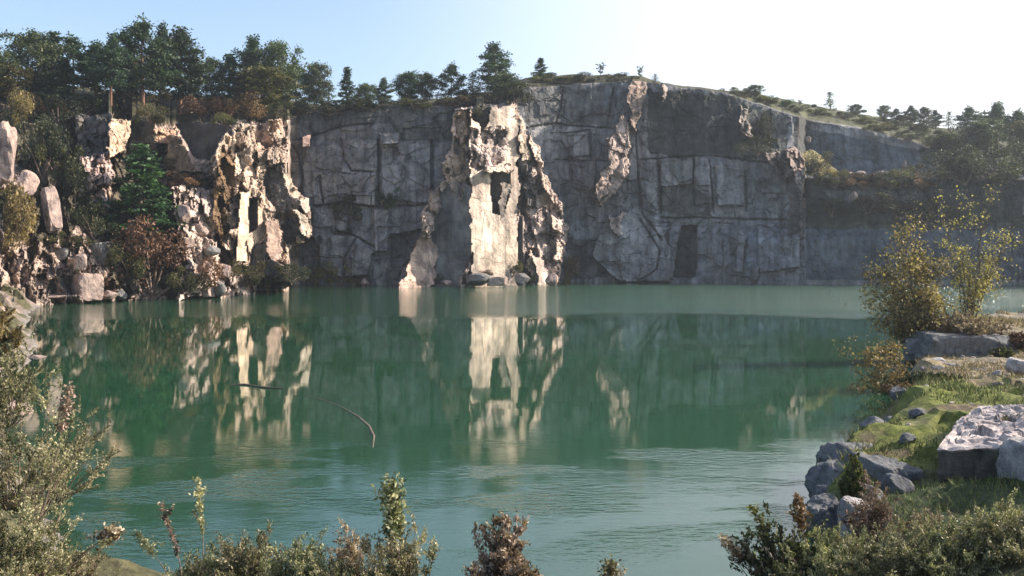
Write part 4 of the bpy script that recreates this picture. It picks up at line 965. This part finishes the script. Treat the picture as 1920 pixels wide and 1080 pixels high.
def sprig(px, d, base_py, top_px, top_py, label, seed, leafm, wid=0.035, n=260, leaf=0.022, name="sprig", side=5, bend=0.0, group=None):
    rng = np.random.default_rng(seed)
    x0 = (px - 960) / F * d; x1 = (top_px - 960) / F * d - x0; z0 = min(zat(base_py, d), max(bz(x0, d), -0.1)); h = zat(top_py, d) - z0; low = min(0.8, max(0.0, (zat(base_py, d) - z0) / h))
    o = thing(name, label, "plant", (x0, d, z0), group)
    pts = [np.array([x1 * t + bend * math.sin(t * 3.1) * h, 0.1 * math.sin(t * 4), h * t]) for t in np.linspace(0, 1, 9)]
    st = [([tuple(p) for p in pts], list(np.linspace(0.009, 0.002, 9)))]; Ls = []
    for j in range(side):
        t = rng.uniform(low + 0.25 * (1 - low), 0.96); b = pts[int(t * 8)]; e = b + np.array([rng.normal() * 0.1, rng.normal() * 0.1, rng.uniform(0.02, 0.14)])
        st.append(([tuple(b), tuple(e)], [0.003, 0.001])); Ls.append(b + (e - b) * rng.uniform(0, 1, (n // 10, 1)) + rng.normal(size=(n // 10, 3)) * wid * 0.4)
    u = rng.uniform(min(0.9, low) + 0.12 * (1 - low), 1.02, n) * 8; k = np.clip(u.astype(int), 0, 7); P_ = np.array(pts)
    Ls.append(P_[k] + (P_[k + 1] - P_[k]) * (u - k)[:, None] + rng.normal(size=(n, 3)) * wid * 0.5)
    Vt, Qt = tubes(st, 5); V, Qd = leaf_quads(np.concatenate(Ls), leaf, rng, 1.8)
    link("stem", mesh_np("stem", Vt, Qt, M['twig'], True), o); link("foliage", mesh_np("foliage", V, Qd, M[leafm]), o); return o

GB = "shrubs along the near bank"
# middle group
near_bush(470, 10.5, 1120, "olive juniper bush at the left of the near middle clump", 201, 'juniper', 0.80, 0.66, group=GB, nst=64, sub=9)
near_bush(385, 10.8, 1110, "low grey green bush at the left end of the near middle clump", 202, 'juniper', 0.55, 0.45, group=GB)
near_bush(560, 10.2, 1125, "rounded olive bush in the centre of the near middle clump", 203, 'juniper', 0.55, 0.66, group=GB, nst=56)
near_bush(655, 10.3, 1120, "purple brown heather bush in the near middle clump", 204, 'heather', 0.52, 0.68, group=GB, nst=54)
near_bush(742, 10.0, 1130, "pale tipped bush at the right end of the near middle clump", 205, 'twiggy', 0.50, 0.82, group=GB, nst=54)
near_bush(600, 9.6, 1150, "dark green bush at the bottom below the heather", 206, 'juniper', 0.9, 0.55, group=GB, nst=54)
sprig(375, 10.6, 1020, 376, 898, "tall upright pale green sprig rising over the water", 211, 'twiggy', 0.04, 320)
sprig(345, 10.6, 1060, 308, 945, "leaning pinkish sprig left of the tall upright one", 212, 'heather', 0.035, 240)
sprig(335, 10.6, 1050, 262, 998, "low sprig reaching left over the water", 213, 'twiggy', 0.045, 220)
sprig(738, 10.0, 1010, 738, 905, "short bushy olive sprig standing on the pale tipped bush", 214, 'juniper', 0.12, 520, 0.04, side=9)
sprig(790, 10.0, 1050, 815, 1014, "small pale sprig at the right tip of the middle clump", 215, 'twiggy', 0.06, 140)
near_bush(940, 10.0, 1130, "pinkish brown bush by itself at the bottom centre", 221, 'heather', 0.46, 0.84, group=GB, nst=48, leaf=0.024)
near_bush(985, 10.0, 1140, "small grey green bush joined right of the lone pinkish bush", 222, 'juniper', 0.34, 0.50, group=GB, nst=26)
sprig(1146, 10.0, 1110, 1142, 1052, "single pale bush tip poking in at the bottom right of centre", 223, 'twiggy', 0.10, 300, 0.028, side=8)
# right group
near_bush(1560, 11.5, 1130, "grey green juniper, leftmost mass of the near right thicket", 231, 'juniper', 1.0, 0.84, group=GB, nst=90, sub=9)
near_bush(1690, 11.0, 1130, "olive juniper in the middle of the near right thicket", 232, 'juniper', 1.0, 0.90, group=GB, nst=90, sub=9)
near_bush(1810, 10.8, 1130, "green juniper right of the near thicket's middle", 233, 'juniper', 0.95, 0.84, group=GB, nst=86, sub=9)
near_bush(1925, 10.6, 1120, "dense juniper cut by the lower right corner", 234, 'juniper', 0.9, 0.85, group=GB, nst=80, sub=9)
near_bush(1460, 11.6, 1100, "dark open bush with bare tips reaching left over the water", 235, 'dark', 0.75, 0.85, group=GB, nst=40, dens=34, leaf=0.028)
near_bush(1640, 13.0, 1010, "brown twiggy bush beside the pale rock block", 236, 'heather', 0.5, 0.72, group=GB, nst=34)
near_bush(1750, 12.6, 1040, "rust tinged bush behind the olive juniper", 237, 'heather', 0.6, 0.55, group=GB, nst=36)
near_bush(1890, 12.2, 1010, "straw coloured bush at the right edge above the dense juniper", 238, 'twiggy', 0.6, 0.5, group=GB, nst=40)
sprig(1500, 11.5, 1030, 1410, 950, "long dark branch reaching up left from the right thicket", 239, 'olive', 0.06, 260, 0.035)
sprig(1470, 11.5, 1050, 1352, 1005, "low brown branch reaching furthest left over the water", 240, 'heather', 0.06, 260, 0.03)
sprig(1540, 11.5, 1000, 1492, 930, "brown feathery sprig left of the grey boulders", 241, 'brown', 0.07, 300, 0.035)
near_bush(1603, 17.0, 905, "small olive bush growing on the grey shore boulder", 242, 'olive', 0.33, 0.40, nst=34, group=GB, leaf=0.035)
# left group
near_bush(60, 10.5, 1060, "rust and green bush at the lower left corner", 251, 'juniper', 0.80, 0.95, group=GB, nst=38, sub=7, dens=44)
near_bush(-10, 10.0, 1120, "dark green bush cut by the lower left corner", 252, 'juniper', 0.8, 0.8, group=GB, nst=40)
near_bush(130, 11.0, 1100, "greyish twig bush beside the lower left corner bush", 253, 'twiggy', 0.7, 0.45, group=GB, nst=26, dens=40)
near_bush(20, 15, 830, "olive bush on the left slope above the corner bushes", 254, 'juniper', 0.7, 0.5, group=GB, nst=22, dens=34, leaf=0.03)
near_bush(50, 17, 800, "pale green bush leaning over the water from the left slope", 255, 'twiggy', 0.9, 0.45, group=GB, nst=18, dens=30, leaf=0.026, bias=(0.9, 0))
near_bush(85, 19, 795, "thin grey branches hanging over the water at the left", 256, 'twiggy', 0.95, 0.5, group=GB, nst=22, leaf=0.025, dens=34, bias=(1.7, 0))
near_bush(-25, 24, 720, "green bush half way up the left slope", 257, 'juniper', 1.1, 0.9, group=GB, nst=26, dens=40, leaf=0.035, bias=(0.9, 0))
near_bush(10, 28, 660, "pinkish dry bush on the upper left slope", 258, 'juniper', 1.0, 0.5, group=GB, nst=22, dens=30, leaf=0.04, bias=(1.3, 0))
near_bush(-30, 34, 620, "yellow green bush high on the left slope", 259, 'yellow', 1.3, 1.2, group=GB, nst=60, leaf=0.06)
sprig(100, 11, 870, 225, 995, "long rusty branch arching down right over the water", 260, 'heather', 0.08, 420, 0.03, side=10, bend=-0.2)
sprig(60, 14, 760, 132, 730, "forked dry branch over the water at the left", 261, 'heather', 0.1, 300, 0.035)

# right bank autumn trees and bushes
def autumn(px, d, base, label, name, tips, seed, leafm, leaf, per, cat="tree", clump=0.28, rad=0.05, sub=10):
    """multi-stemmed small tree: tips = (px, py) ends of its limbs"""
    rng = np.random.default_rng(seed); x0 = (px - 960) / F * d; z0 = zat(base, d); st = []; Ls = []
    for (tx, ty) in tips:
        tip = np.array([(tx - 960) / F * d - x0, rng.uniform(-0.9, 0.9), zat(ty, d) - z0]); b0 = np.array([rng.uniform(-.1, .1), rng.uniform(-.1, .1), -0.2])
        mid = b0 * 0.5 + tip * 0.5 + np.array([-tip[0] * 0.18, rng.normal() * 0.2, tip[2] * 0.06]); L_ = np.linalg.norm(tip)
        pts = [(1 - t) ** 2 * b0 + 2 * t * (1 - t) * mid + t * t * tip + rng.normal(size=3) * 0.015 * L_ for t in np.linspace(0, 1, 9)]
        st.append((pts, list(np.linspace(rad, 0.008, 9))))
        for j in range(sub):
            t = rng.uniform(0.35, 1.0) * 8; k0 = min(int(t), 7); b = pts[k0] * (1 - (t - k0)) + pts[k0 + 1] * (t - k0)
            e = b + rng.normal(size=3) * 0.11 * L_ + np.array([0, 0, 0.06 * L_]); st.append(([b, (b + e) / 2 + rng.normal(size=3) * 0.03, e], [0.014, 0.008, 0.003]))
            m = int(per * rng.uniform(0.5, 1.3)); u = rng.uniform(0.2, 1.05, (m, 1)); Ls.append(b + (e - b) * u + rng.normal(size=(m, 3)) * clump * 0.5)
    Vt, Qt = tubes([([tuple(q) for q in p_], r_) for p_, r_ in st], 5); C_ = np.concatenate(Ls)
    V, Qd = leaf_quads(C_, rng.uniform(0.6, 1.3, len(C_)) * leaf, rng, 1.3)
    o = thing(name, label, cat, (x0, d, z0)); link("trunk", mesh_np("trunk", Vt, Qt, M['bark'], True), o); link("crown", mesh_np("crown", V, Qd, M[leafm]), o); return o
autumn(1815, 45, 632, "slender yellow leaved tree with bare lower stems on the right bank", "autumn_tree",
       [(1850, 380), (1842, 400), (1768, 415), (1900, 432), (1885, 455), (1800, 460), (1830, 470), (1860, 500), (1790, 500), (1845, 520), (1870, 470), (1815, 500)], 301, 'yellow', 0.09, 36, clump=0.30, sub=9)
autumn(1725, 44, 648, "dense golden olive bush tree leaning over the water on the right bank", "autumn_tree",
       [(1710, 440), (1690, 460), (1740, 470), (1650, 480), (1665, 505), (1715, 490), (1765, 500), (1625, 530), (1640, 560), (1680, 545), (1735, 540), (1770, 560), (1630, 590), (1660, 610), (1700, 590), (1750, 600)], 302, 'yellow', 0.10, 70, clump=0.52, sub=12)
near_bush(1815, 43.5, 650, "purple bare twigged bush around the foot of the slender tree", 311, 'heather', 2.0, 1.5, nst=90, sub=9, dens=26, leaf=0.05)
near_bush(1900, 43, 668, "rust red low bush right of the slender tree", 312, 'brown', 1.7, 1.0, nst=80, sub=8, dens=60, leaf=0.06)
near_bush(1770, 43.8, 650, "orange brown bush between the two autumn trees", 313, 'brown', 0.9, 1.3, nst=50, sub=7, dens=60, leaf=0.07)
autumn(1712, 35, 735, "low straggly bush with yellow leaves hanging over the water", "autumn_shrub",
       [(1570, 665), (1590, 690), (1610, 650), (1640, 668), (1662, 650), (1690, 655), (1650, 700), (1620, 715), (1600, 735), (1670, 720)], 303, 'yellow', 0.10, 30, cat="bush", clump=0.22, rad=0.025, sub=9)
near_bush(1745, 31, 775, "dark matted bush at the bank edge below the yellow straggly bush", 314, 'dark', 1.1, 0.75, nst=70, sub=8, dens=40, leaf=0.045)
near_bush(1700, 29, 790, "dry brown bush hanging from the bank edge", 315, 'brown', 0.8, 0.6, nst=50, sub=8, dens=26, leaf=0.04)
near_bush(1880, 37, 690, "small green brown tuft bush in front of the shaded block", 316, 'olive', 0.5, 0.5, nst=30, leaf=0.05)

# right bank rocks
def slab_boulder():
    out = [(8.38, 17.5), (9.9, 17.42), (11.0, 17.3), (13.2, 18.6), (13.0, 20.8), (10.9, 20.8), (9.7, 19.4)]
    n = 90; xs = np.linspace(8.2, 13.4, n); ys = np.linspace(17.2, 21.0, 70); X_, Y_ = np.meshgrid(xs, ys, indexing='ij')
    # pull the grid edge onto the outline, then hang a skirt down from it
    cx, cy = 10.6, 19.0; nt2 = 160; nr = 40; V = []; th = np.linspace(0, 2 * np.pi, nt2, endpoint=False)
    rr = []
    for t in th:
        dx, dy = math.cos(t), math.sin(t); best = 9
        for (ax, ay), (bx, by) in zip(out, out[1:] + out[:1]):
            ex, ey = bx - ax, by - ay; de = dx * ey - dy * ex
            if abs(de) > 1e-9:
                k = ((ax - cx) * ey - (ay - cy) * ex) / de; u = ((ax - cx) * dy - (ay - cy) * dx) / de
                if k > 0 and 0 <= u <= 1: best = min(best, k)
        rr.append(best)
    rr = np.array(rr) * (1 + 0.018 * fbm(th * 14, th * 0, 19, 4)) - 0.05 * (hsh(np.floor(th * 9), th * 0, 5) > 0.6)
    for i in range(nr):
        s_ = i / (nr - 1); x = cx + np.cos(th) * rr * s_; y = cy + np.sin(th) * rr * s_
        st_, e_ = blocks(x + 0.3 * y, y - 0.2 * x, 0.30, 0.20, 5, 0.55, 0.12)
        edge = 0.25 + 0.75 * sstep(1.0, 0.8, s_)
        z = 1.64 + 0.05 * (y - 17.5) + 0.03 * (x - 9) - (0.05 if i == nr - 1 else 0) + st_ * 0.95 * edge - 0.05 * np.exp(-(e_ / 0.05) ** 2) * edge + 0.05 * fbm(x / 0.2, y / 0.2, 6, 3) * edge + 0.02 * fbm(x / 0.6, y / 0.6, 8, 2)
        V.append(np.stack([x, y, z], -1))
    for k in range(1, 26):
        x = cx + np.cos(th) * rr; y = cy + np.sin(th) * rr; f = k / 25
        o_ = 0.10 * fbm(th * 9, th * 0 + f * 3, 9, 4) + 0.05 * (hsh(np.floor(th * 7), np.floor(th * 0 + f * 3), 6) - 0.5) - 0.06 * (f > 0.02) + 0.05 * f
        V.append(np.stack([x + np.cos(th) * o_, y + np.sin(th) * o_, V[nr - 1][:, 2] * (1 - f) + 0.3 * f - 0.01], -1))
    m_ = len(V); V = np.concatenate(V); i_ = np.arange(m_ * nt2).reshape(m_, nt2); j_ = np.roll(i_, -1, 1)
    Qd = np.stack([i_[:-1], i_[1:], j_[1:], j_[:-1]], -1).reshape(-1, 4)
    cc = np.tile(np.array([[0.50, 0.44, 0.42]]), (len(V), 1)); side = np.arange(m_ * nt2) >= nr * nt2; cc[side] = (0.10, 0.092, 0.082)  # sides darker than the top: weathering plus shade put into the colour
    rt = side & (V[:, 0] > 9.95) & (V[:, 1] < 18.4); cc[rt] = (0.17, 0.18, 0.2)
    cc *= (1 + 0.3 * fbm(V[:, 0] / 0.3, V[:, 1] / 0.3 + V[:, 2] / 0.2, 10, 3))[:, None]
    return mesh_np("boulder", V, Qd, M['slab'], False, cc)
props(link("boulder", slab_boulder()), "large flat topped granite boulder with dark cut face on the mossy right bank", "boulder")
rock("boulder", "unseen rock added beyond the right edge to shade the bank", (15.2, 16.6, 2.6), (3.6, 4.5, 6.0), 450, 'boulder_dark', (0, 0, 20), cuts=9, sub=5)  # out-of-view blocker, added to cast shade below the flat boulder
rock("boulder", "blue grey boulder with cut right end behind the large flat topped boulder", at(1965, 17.0, 1.25), (1.3, 1.4, 1.3), 402, 'boulder_near', (3, 0, 12), boxy=1, cuts=5, sub=5)
rock("boulder", "broken stone cluster boulder left of the large flat topped boulder", at(1738, 21, 0.98), (0.75, 0.8, 0.6), 403, 'boulder_near', (8, 0, 40), cuts=14)
rock("boulder", "upper grey shore boulder with pale pink top at the water's edge", at(1615, 20.6, 0.45), (2.0, 1.8, 1.45), 404, 'boulder_dark', (0, 5, 20), cuts=16, rough_=0.06, sub=5)
rock("boulder", "rounded grey shore boulder in the water at the left of the shore cluster", at(1572, 19.3, 0.2), (1.6, 1.5, 1.5), 405, 'boulder_dark', (0, 0, -30), cuts=16, rough_=0.06, sub=5)
rock("boulder", "lowest dark shore boulder standing in the water", at(1552, 17.6, 0.1), (1.35, 1.2, 1.3), 406, 'boulder_dark', (5, 0, 60), cuts=16, rough_=0.06, sub=5)
rock("boulder", "sloping grey slab behind the small olive bush", at(1655, 18.6, 0.55), (1.1, 2.0, 1.3), 407, 'boulder_dark', (0, 12, 10), cuts=16, rough_=0.06, boxy=1, sub=5)
rock("boulder", "pale squared rock block below the small olive bush", at(1606, 15.6, 0.75), (0.5, 0.5, 0.8), 408, 'boulder_near', (0, 0, 12), cuts=4, boxy=1)
rock("boulder", "long blue grey squared block in shade under the slender tree", at(1800, 43.0, 0.85), (4.8, 2.4, 1.5), 409, 'boulder_dark', (0, 2, 6), cuts=5, boxy=1, sub=5)
rock("boulder", "dark squared rock under the dense golden bush", at(1728, 43.4, 0.6), (1.9, 1.8, 1.3), 410, 'boulder_dark', (0, 0, -15), cuts=5, boxy=1)
rock("boulder", "smooth pale blue boulder on the bank below the shaded block", at(1752, 37.5, 0.55), (1.5, 1.3, 0.75), 411, 'boulder_near', (0, -18, 20), cuts=5, rough_=0.012)
rock("boulder", "flat pale stone in the dry grass right of the smooth blue boulder", at(1800, 36.0, 0.8), (1.1, 0.8, 0.3), 412, 'boulder_near', (0, 5, 0), cuts=8)
rock("boulder", "grey stone at the right edge in the dry grass", at(1912, 32.0, 1.35), (1.1, 1.0, 0.7), 413, 'boulder_near', (0, 5, 30), cuts=8)
rock("boulder", "small rounded stone beside the bank path in dry grass", at(1870, 30.5, 1.3), (0.3, 0.3, 0.2), 414, 'boulder_near', cuts=8, sub=3)
for i, (px, d, w, h, l) in enumerate([(1545, 18.6, 0.5, 0.35, "small wet stone left of the rounded shore boulder"), (1640, 22.0, 0.8, 0.5, "angular stone behind the upper grey shore boulder"), (1668, 24.5, 0.6, 0.4, "broken stone on the bank edge above the shore cluster"), (1700, 20.2, 0.45, 0.3, "small broken stone in the moss left of the stone cluster"),
        (1722, 22.5, 0.5, 0.28, "flat stone in the moss behind the stone cluster"), (1690, 27, 0.7, 0.5, "dark stone half hidden in the matted bank bush"), (1760, 33, 0.7, 0.35, "flat grey stone in the straw grass above the matted bush"), (1835, 33.5, 0.6, 0.3, "pale flat stone in the middle of the dry bank"), (1680, 17.2, 0.6, 0.5, "wedge stone below the sloping grey slab"), (1632, 16.8, 0.5, 0.45, "pointed stone beside the pale squared block")]):
    p = at(px, d); rock("boulder", l, (p.x, p.y, max(p.z, 0) + h * 0.15), (w, w * 0.9, h), 460 + i, 'boulder_dark', (5, 8, i * 47), cuts=12, rough_=0.05, group="stones on the right bank")
# left slope rocks
for i, (px, d, w, hgt, l) in enumerate([(20, 30, 1.4, 0.8, "pinkish grey outcrop on the left slope between the bushes"), (95, 23, 1.2, 0.5, "flat grey outcrop near the water on the left slope"), (-20, 62, 3.2, 1.8, "sandy pink outcrop at the left edge"), (70, 46, 2.0, 0.9, "grey pink outcrop below the sandy one"), (105, 62, 2.4, 1.0, "low outcrop at the left waterline below the shore blocks")]):
    p = at(px, d)
    rock("outcrop", l, (p.x, p.y, p.z + hgt * 0.1), (w, w * 0.9, hgt), 430 + i, 'boulder', (5, 8, i * 33), cat="rock", cuts=9, sub=5)
prock(6, 290, 44, 120, "tall lit pink rock stack at the upper left picture edge", 440, dd=84, rot=(0, 3, 30), boxy=1, cuts=12, rough_=0.07)

# floating branches
def floating(name, pts_px, rad, label, matk, lift=0.0):
    pts = []
    for px, py in pts_px:
        d = F * CH / (py - HY); pts.append(((px - 960) / F * d, d, lift))
    Vt, Qt = tubes([(pts, rad)], 6); o = link(name, mesh_np(name, Vt, Qt, M[matk], True)); return props(o, label, "branch")
floating("floating_branch", [(432, 722), (460, 722), (480, 725), (500, 728), (530, 729)], [0.02, 0.05, 0.035, 0.06, 0.02], "short dark straight branch floating on the green water", "bark", 0.02)
floating("floating_branch", [(572, 742), (600, 748), (640, 763), (672, 782), (692, 800), (701, 818), (699, 840)], [0.012, 0.02, 0.03, 0.04, 0.045, 0.04, 0.02], "long curved branch lying on the green water", "bark", 0.0)

# grass on the right bank
def grass_obj():
    rng = np.random.default_rng(9); n = 190000
    x = rng.uniform(5, 36, n); y = rng.uniform(11, 62, n)
    keep = (x < y * 0.62 + 1) & (x > y * 0.28) ; x = x[keep]; y = y[keep]
    z, sd = bank_z(x, y); k = (sd > 0.25) & (fbm(x / 1.5, y / 1.5, 7, 3) > -0.15); x, y, z = x[k], y[k], z[k]
    n = len(x); h = rng.uniform(0.03, 0.12, n) * (1 + (fbm(x * 1.1, y * 1.1, 15, 3) > 0.15) * 0.9) * (1 + 0.012 * y); a = rng.uniform(0, 6.28, n); w = 0.004 + 0.0005 * y
    dx, dy = np.cos(a) * w, np.sin(a) * w; lx, ly = rng.normal(size=n) * h * 0.5, rng.normal(size=n) * h * 0.5
    V = np.stack([np.stack([x - dx, y - dy, z - 0.02], -1), np.stack([x + dx, y + dy, z - 0.02], -1), np.stack([x + lx, y + ly, z + h], -1)], 1).reshape(-1, 3)
    g = np.clip(sstep(31, 27, y) + 0.3 * rng.normal(size=n), 0, 1)[:, None]
    c = np.array([[0.36, 0.28, 0.13]]) * (1 - g) + np.array([[0.14, 0.165, 0.035]]) * g
    c = c * rng.uniform(0.6, 1.3, (n, 1))
    return mesh_np("grass", V, np.arange(3 * n).reshape(n, 3), M['grassm'], False, np.repeat(c, 3, 0))
m, nt, p = new_mat("grass_blades"); a_ = N(nt, "ShaderNodeAttribute", attribute_name="col"); nt.links.new(a_.outputs["Color"], p.inputs["Base Color"]); p.inputs["Roughness"].default_value = 0.8; M['grassm'] = m
props(link("grass", grass_obj()), "short green and straw grass on the right bank", "grass", None, 'stuff')

# loose stones on the right bank
def gravel_obj():
    rng = np.random.default_rng(19); n = 2600; x = rng.uniform(5.5, 34, n); y = rng.uniform(13, 60, n)
    k = (x < y * 0.62 + 1) & (x > y * 0.28) & (fbm(x / 1.2, y / 1.2, 17, 3) > -0.05); x, y = x[k], y[k]; z, sd = bank_z(x, y); k = sd > 0.05; x, y, z = x[k], y[k], z[k]; n = len(x)
    t = (1 + 5 ** 0.5) / 2; I = np.array([(-1, t, 0), (1, t, 0), (-1, -t, 0), (1, -t, 0), (0, -1, t), (0, 1, t), (0, -1, -t), (0, 1, -t), (t, 0, -1), (t, 0, 1), (-t, 0, -1), (-t, 0, 1)]) / 1.9
    Fc = np.array([(0, 11, 5), (0, 5, 1), (0, 1, 7), (0, 7, 10), (0, 10, 11), (1, 5, 9), (5, 11, 4), (11, 10, 2), (10, 7, 6), (7, 1, 8), (3, 9, 4), (3, 4, 2), (3, 2, 6), (3, 6, 8), (3, 8, 9), (4, 9, 5), (2, 4, 11), (6, 2, 10), (8, 6, 7), (9, 8, 1)])
    sz = rng.uniform(0.012, 0.05, n) * (1 + y / 40) * (1 + 1.5 * (rng.uniform(size=n) > 0.93))
    V = I[None] * rng.uniform(0.6, 1.3, (n, 12, 1)) * sz[:, None, None] * np.array([1.2, 1, 0.7]) + np.stack([x, y, z], -1)[:, None]
    c = np.array([0.42, 0.37, 0.34]) * rng.uniform(0.4, 1.2, (n, 1))
    return mesh_np("gravel", V.reshape(-1, 3), (Fc[None] + 12 * np.arange(n)[:, None, None]).reshape(-1, 3), M['slab'], False, np.repeat(c, 12, 0))
props(link("gravel", gravel_obj()), "loose pale stones scattered on the right bank", "gravel", None, 'stuff')

# ------------------------------------------------------------------ thin air haze
hm = bpy.data.materials.new("air"); hm.use_nodes = True; hn = hm.node_tree; hn.nodes.remove(hn.nodes["Principled BSDF"])
pv = hn.nodes.new("ShaderNodeVolumePrincipled"); pv.inputs["Density"].default_value = 0.0003; pv.inputs["Color"].default_value = (0.82, 0.91, 1.0, 1)
pv.inputs["Anisotropy"].default_value = 0.35; hn.links.new(pv.outputs[0], hn.nodes["Material Output"].inputs["Volume"])
hv = [(x, y, z) for z in (-7, 75) for x, y in ((-950, -650), (950, -650), (950, 1550), (-950, 1550))]
hz = mesh_np("haze", hv, [(3, 2, 1, 0), (4, 5, 6, 7), (0, 1, 5, 4), (1, 2, 6, 5), (2, 3, 7, 6), (3, 0, 4, 7)], hm)
props(link("haze", hz), "thin pale air haze filling the quarry", "haze", None, 'stuff')
scene.cycles.volume_bounces = 0
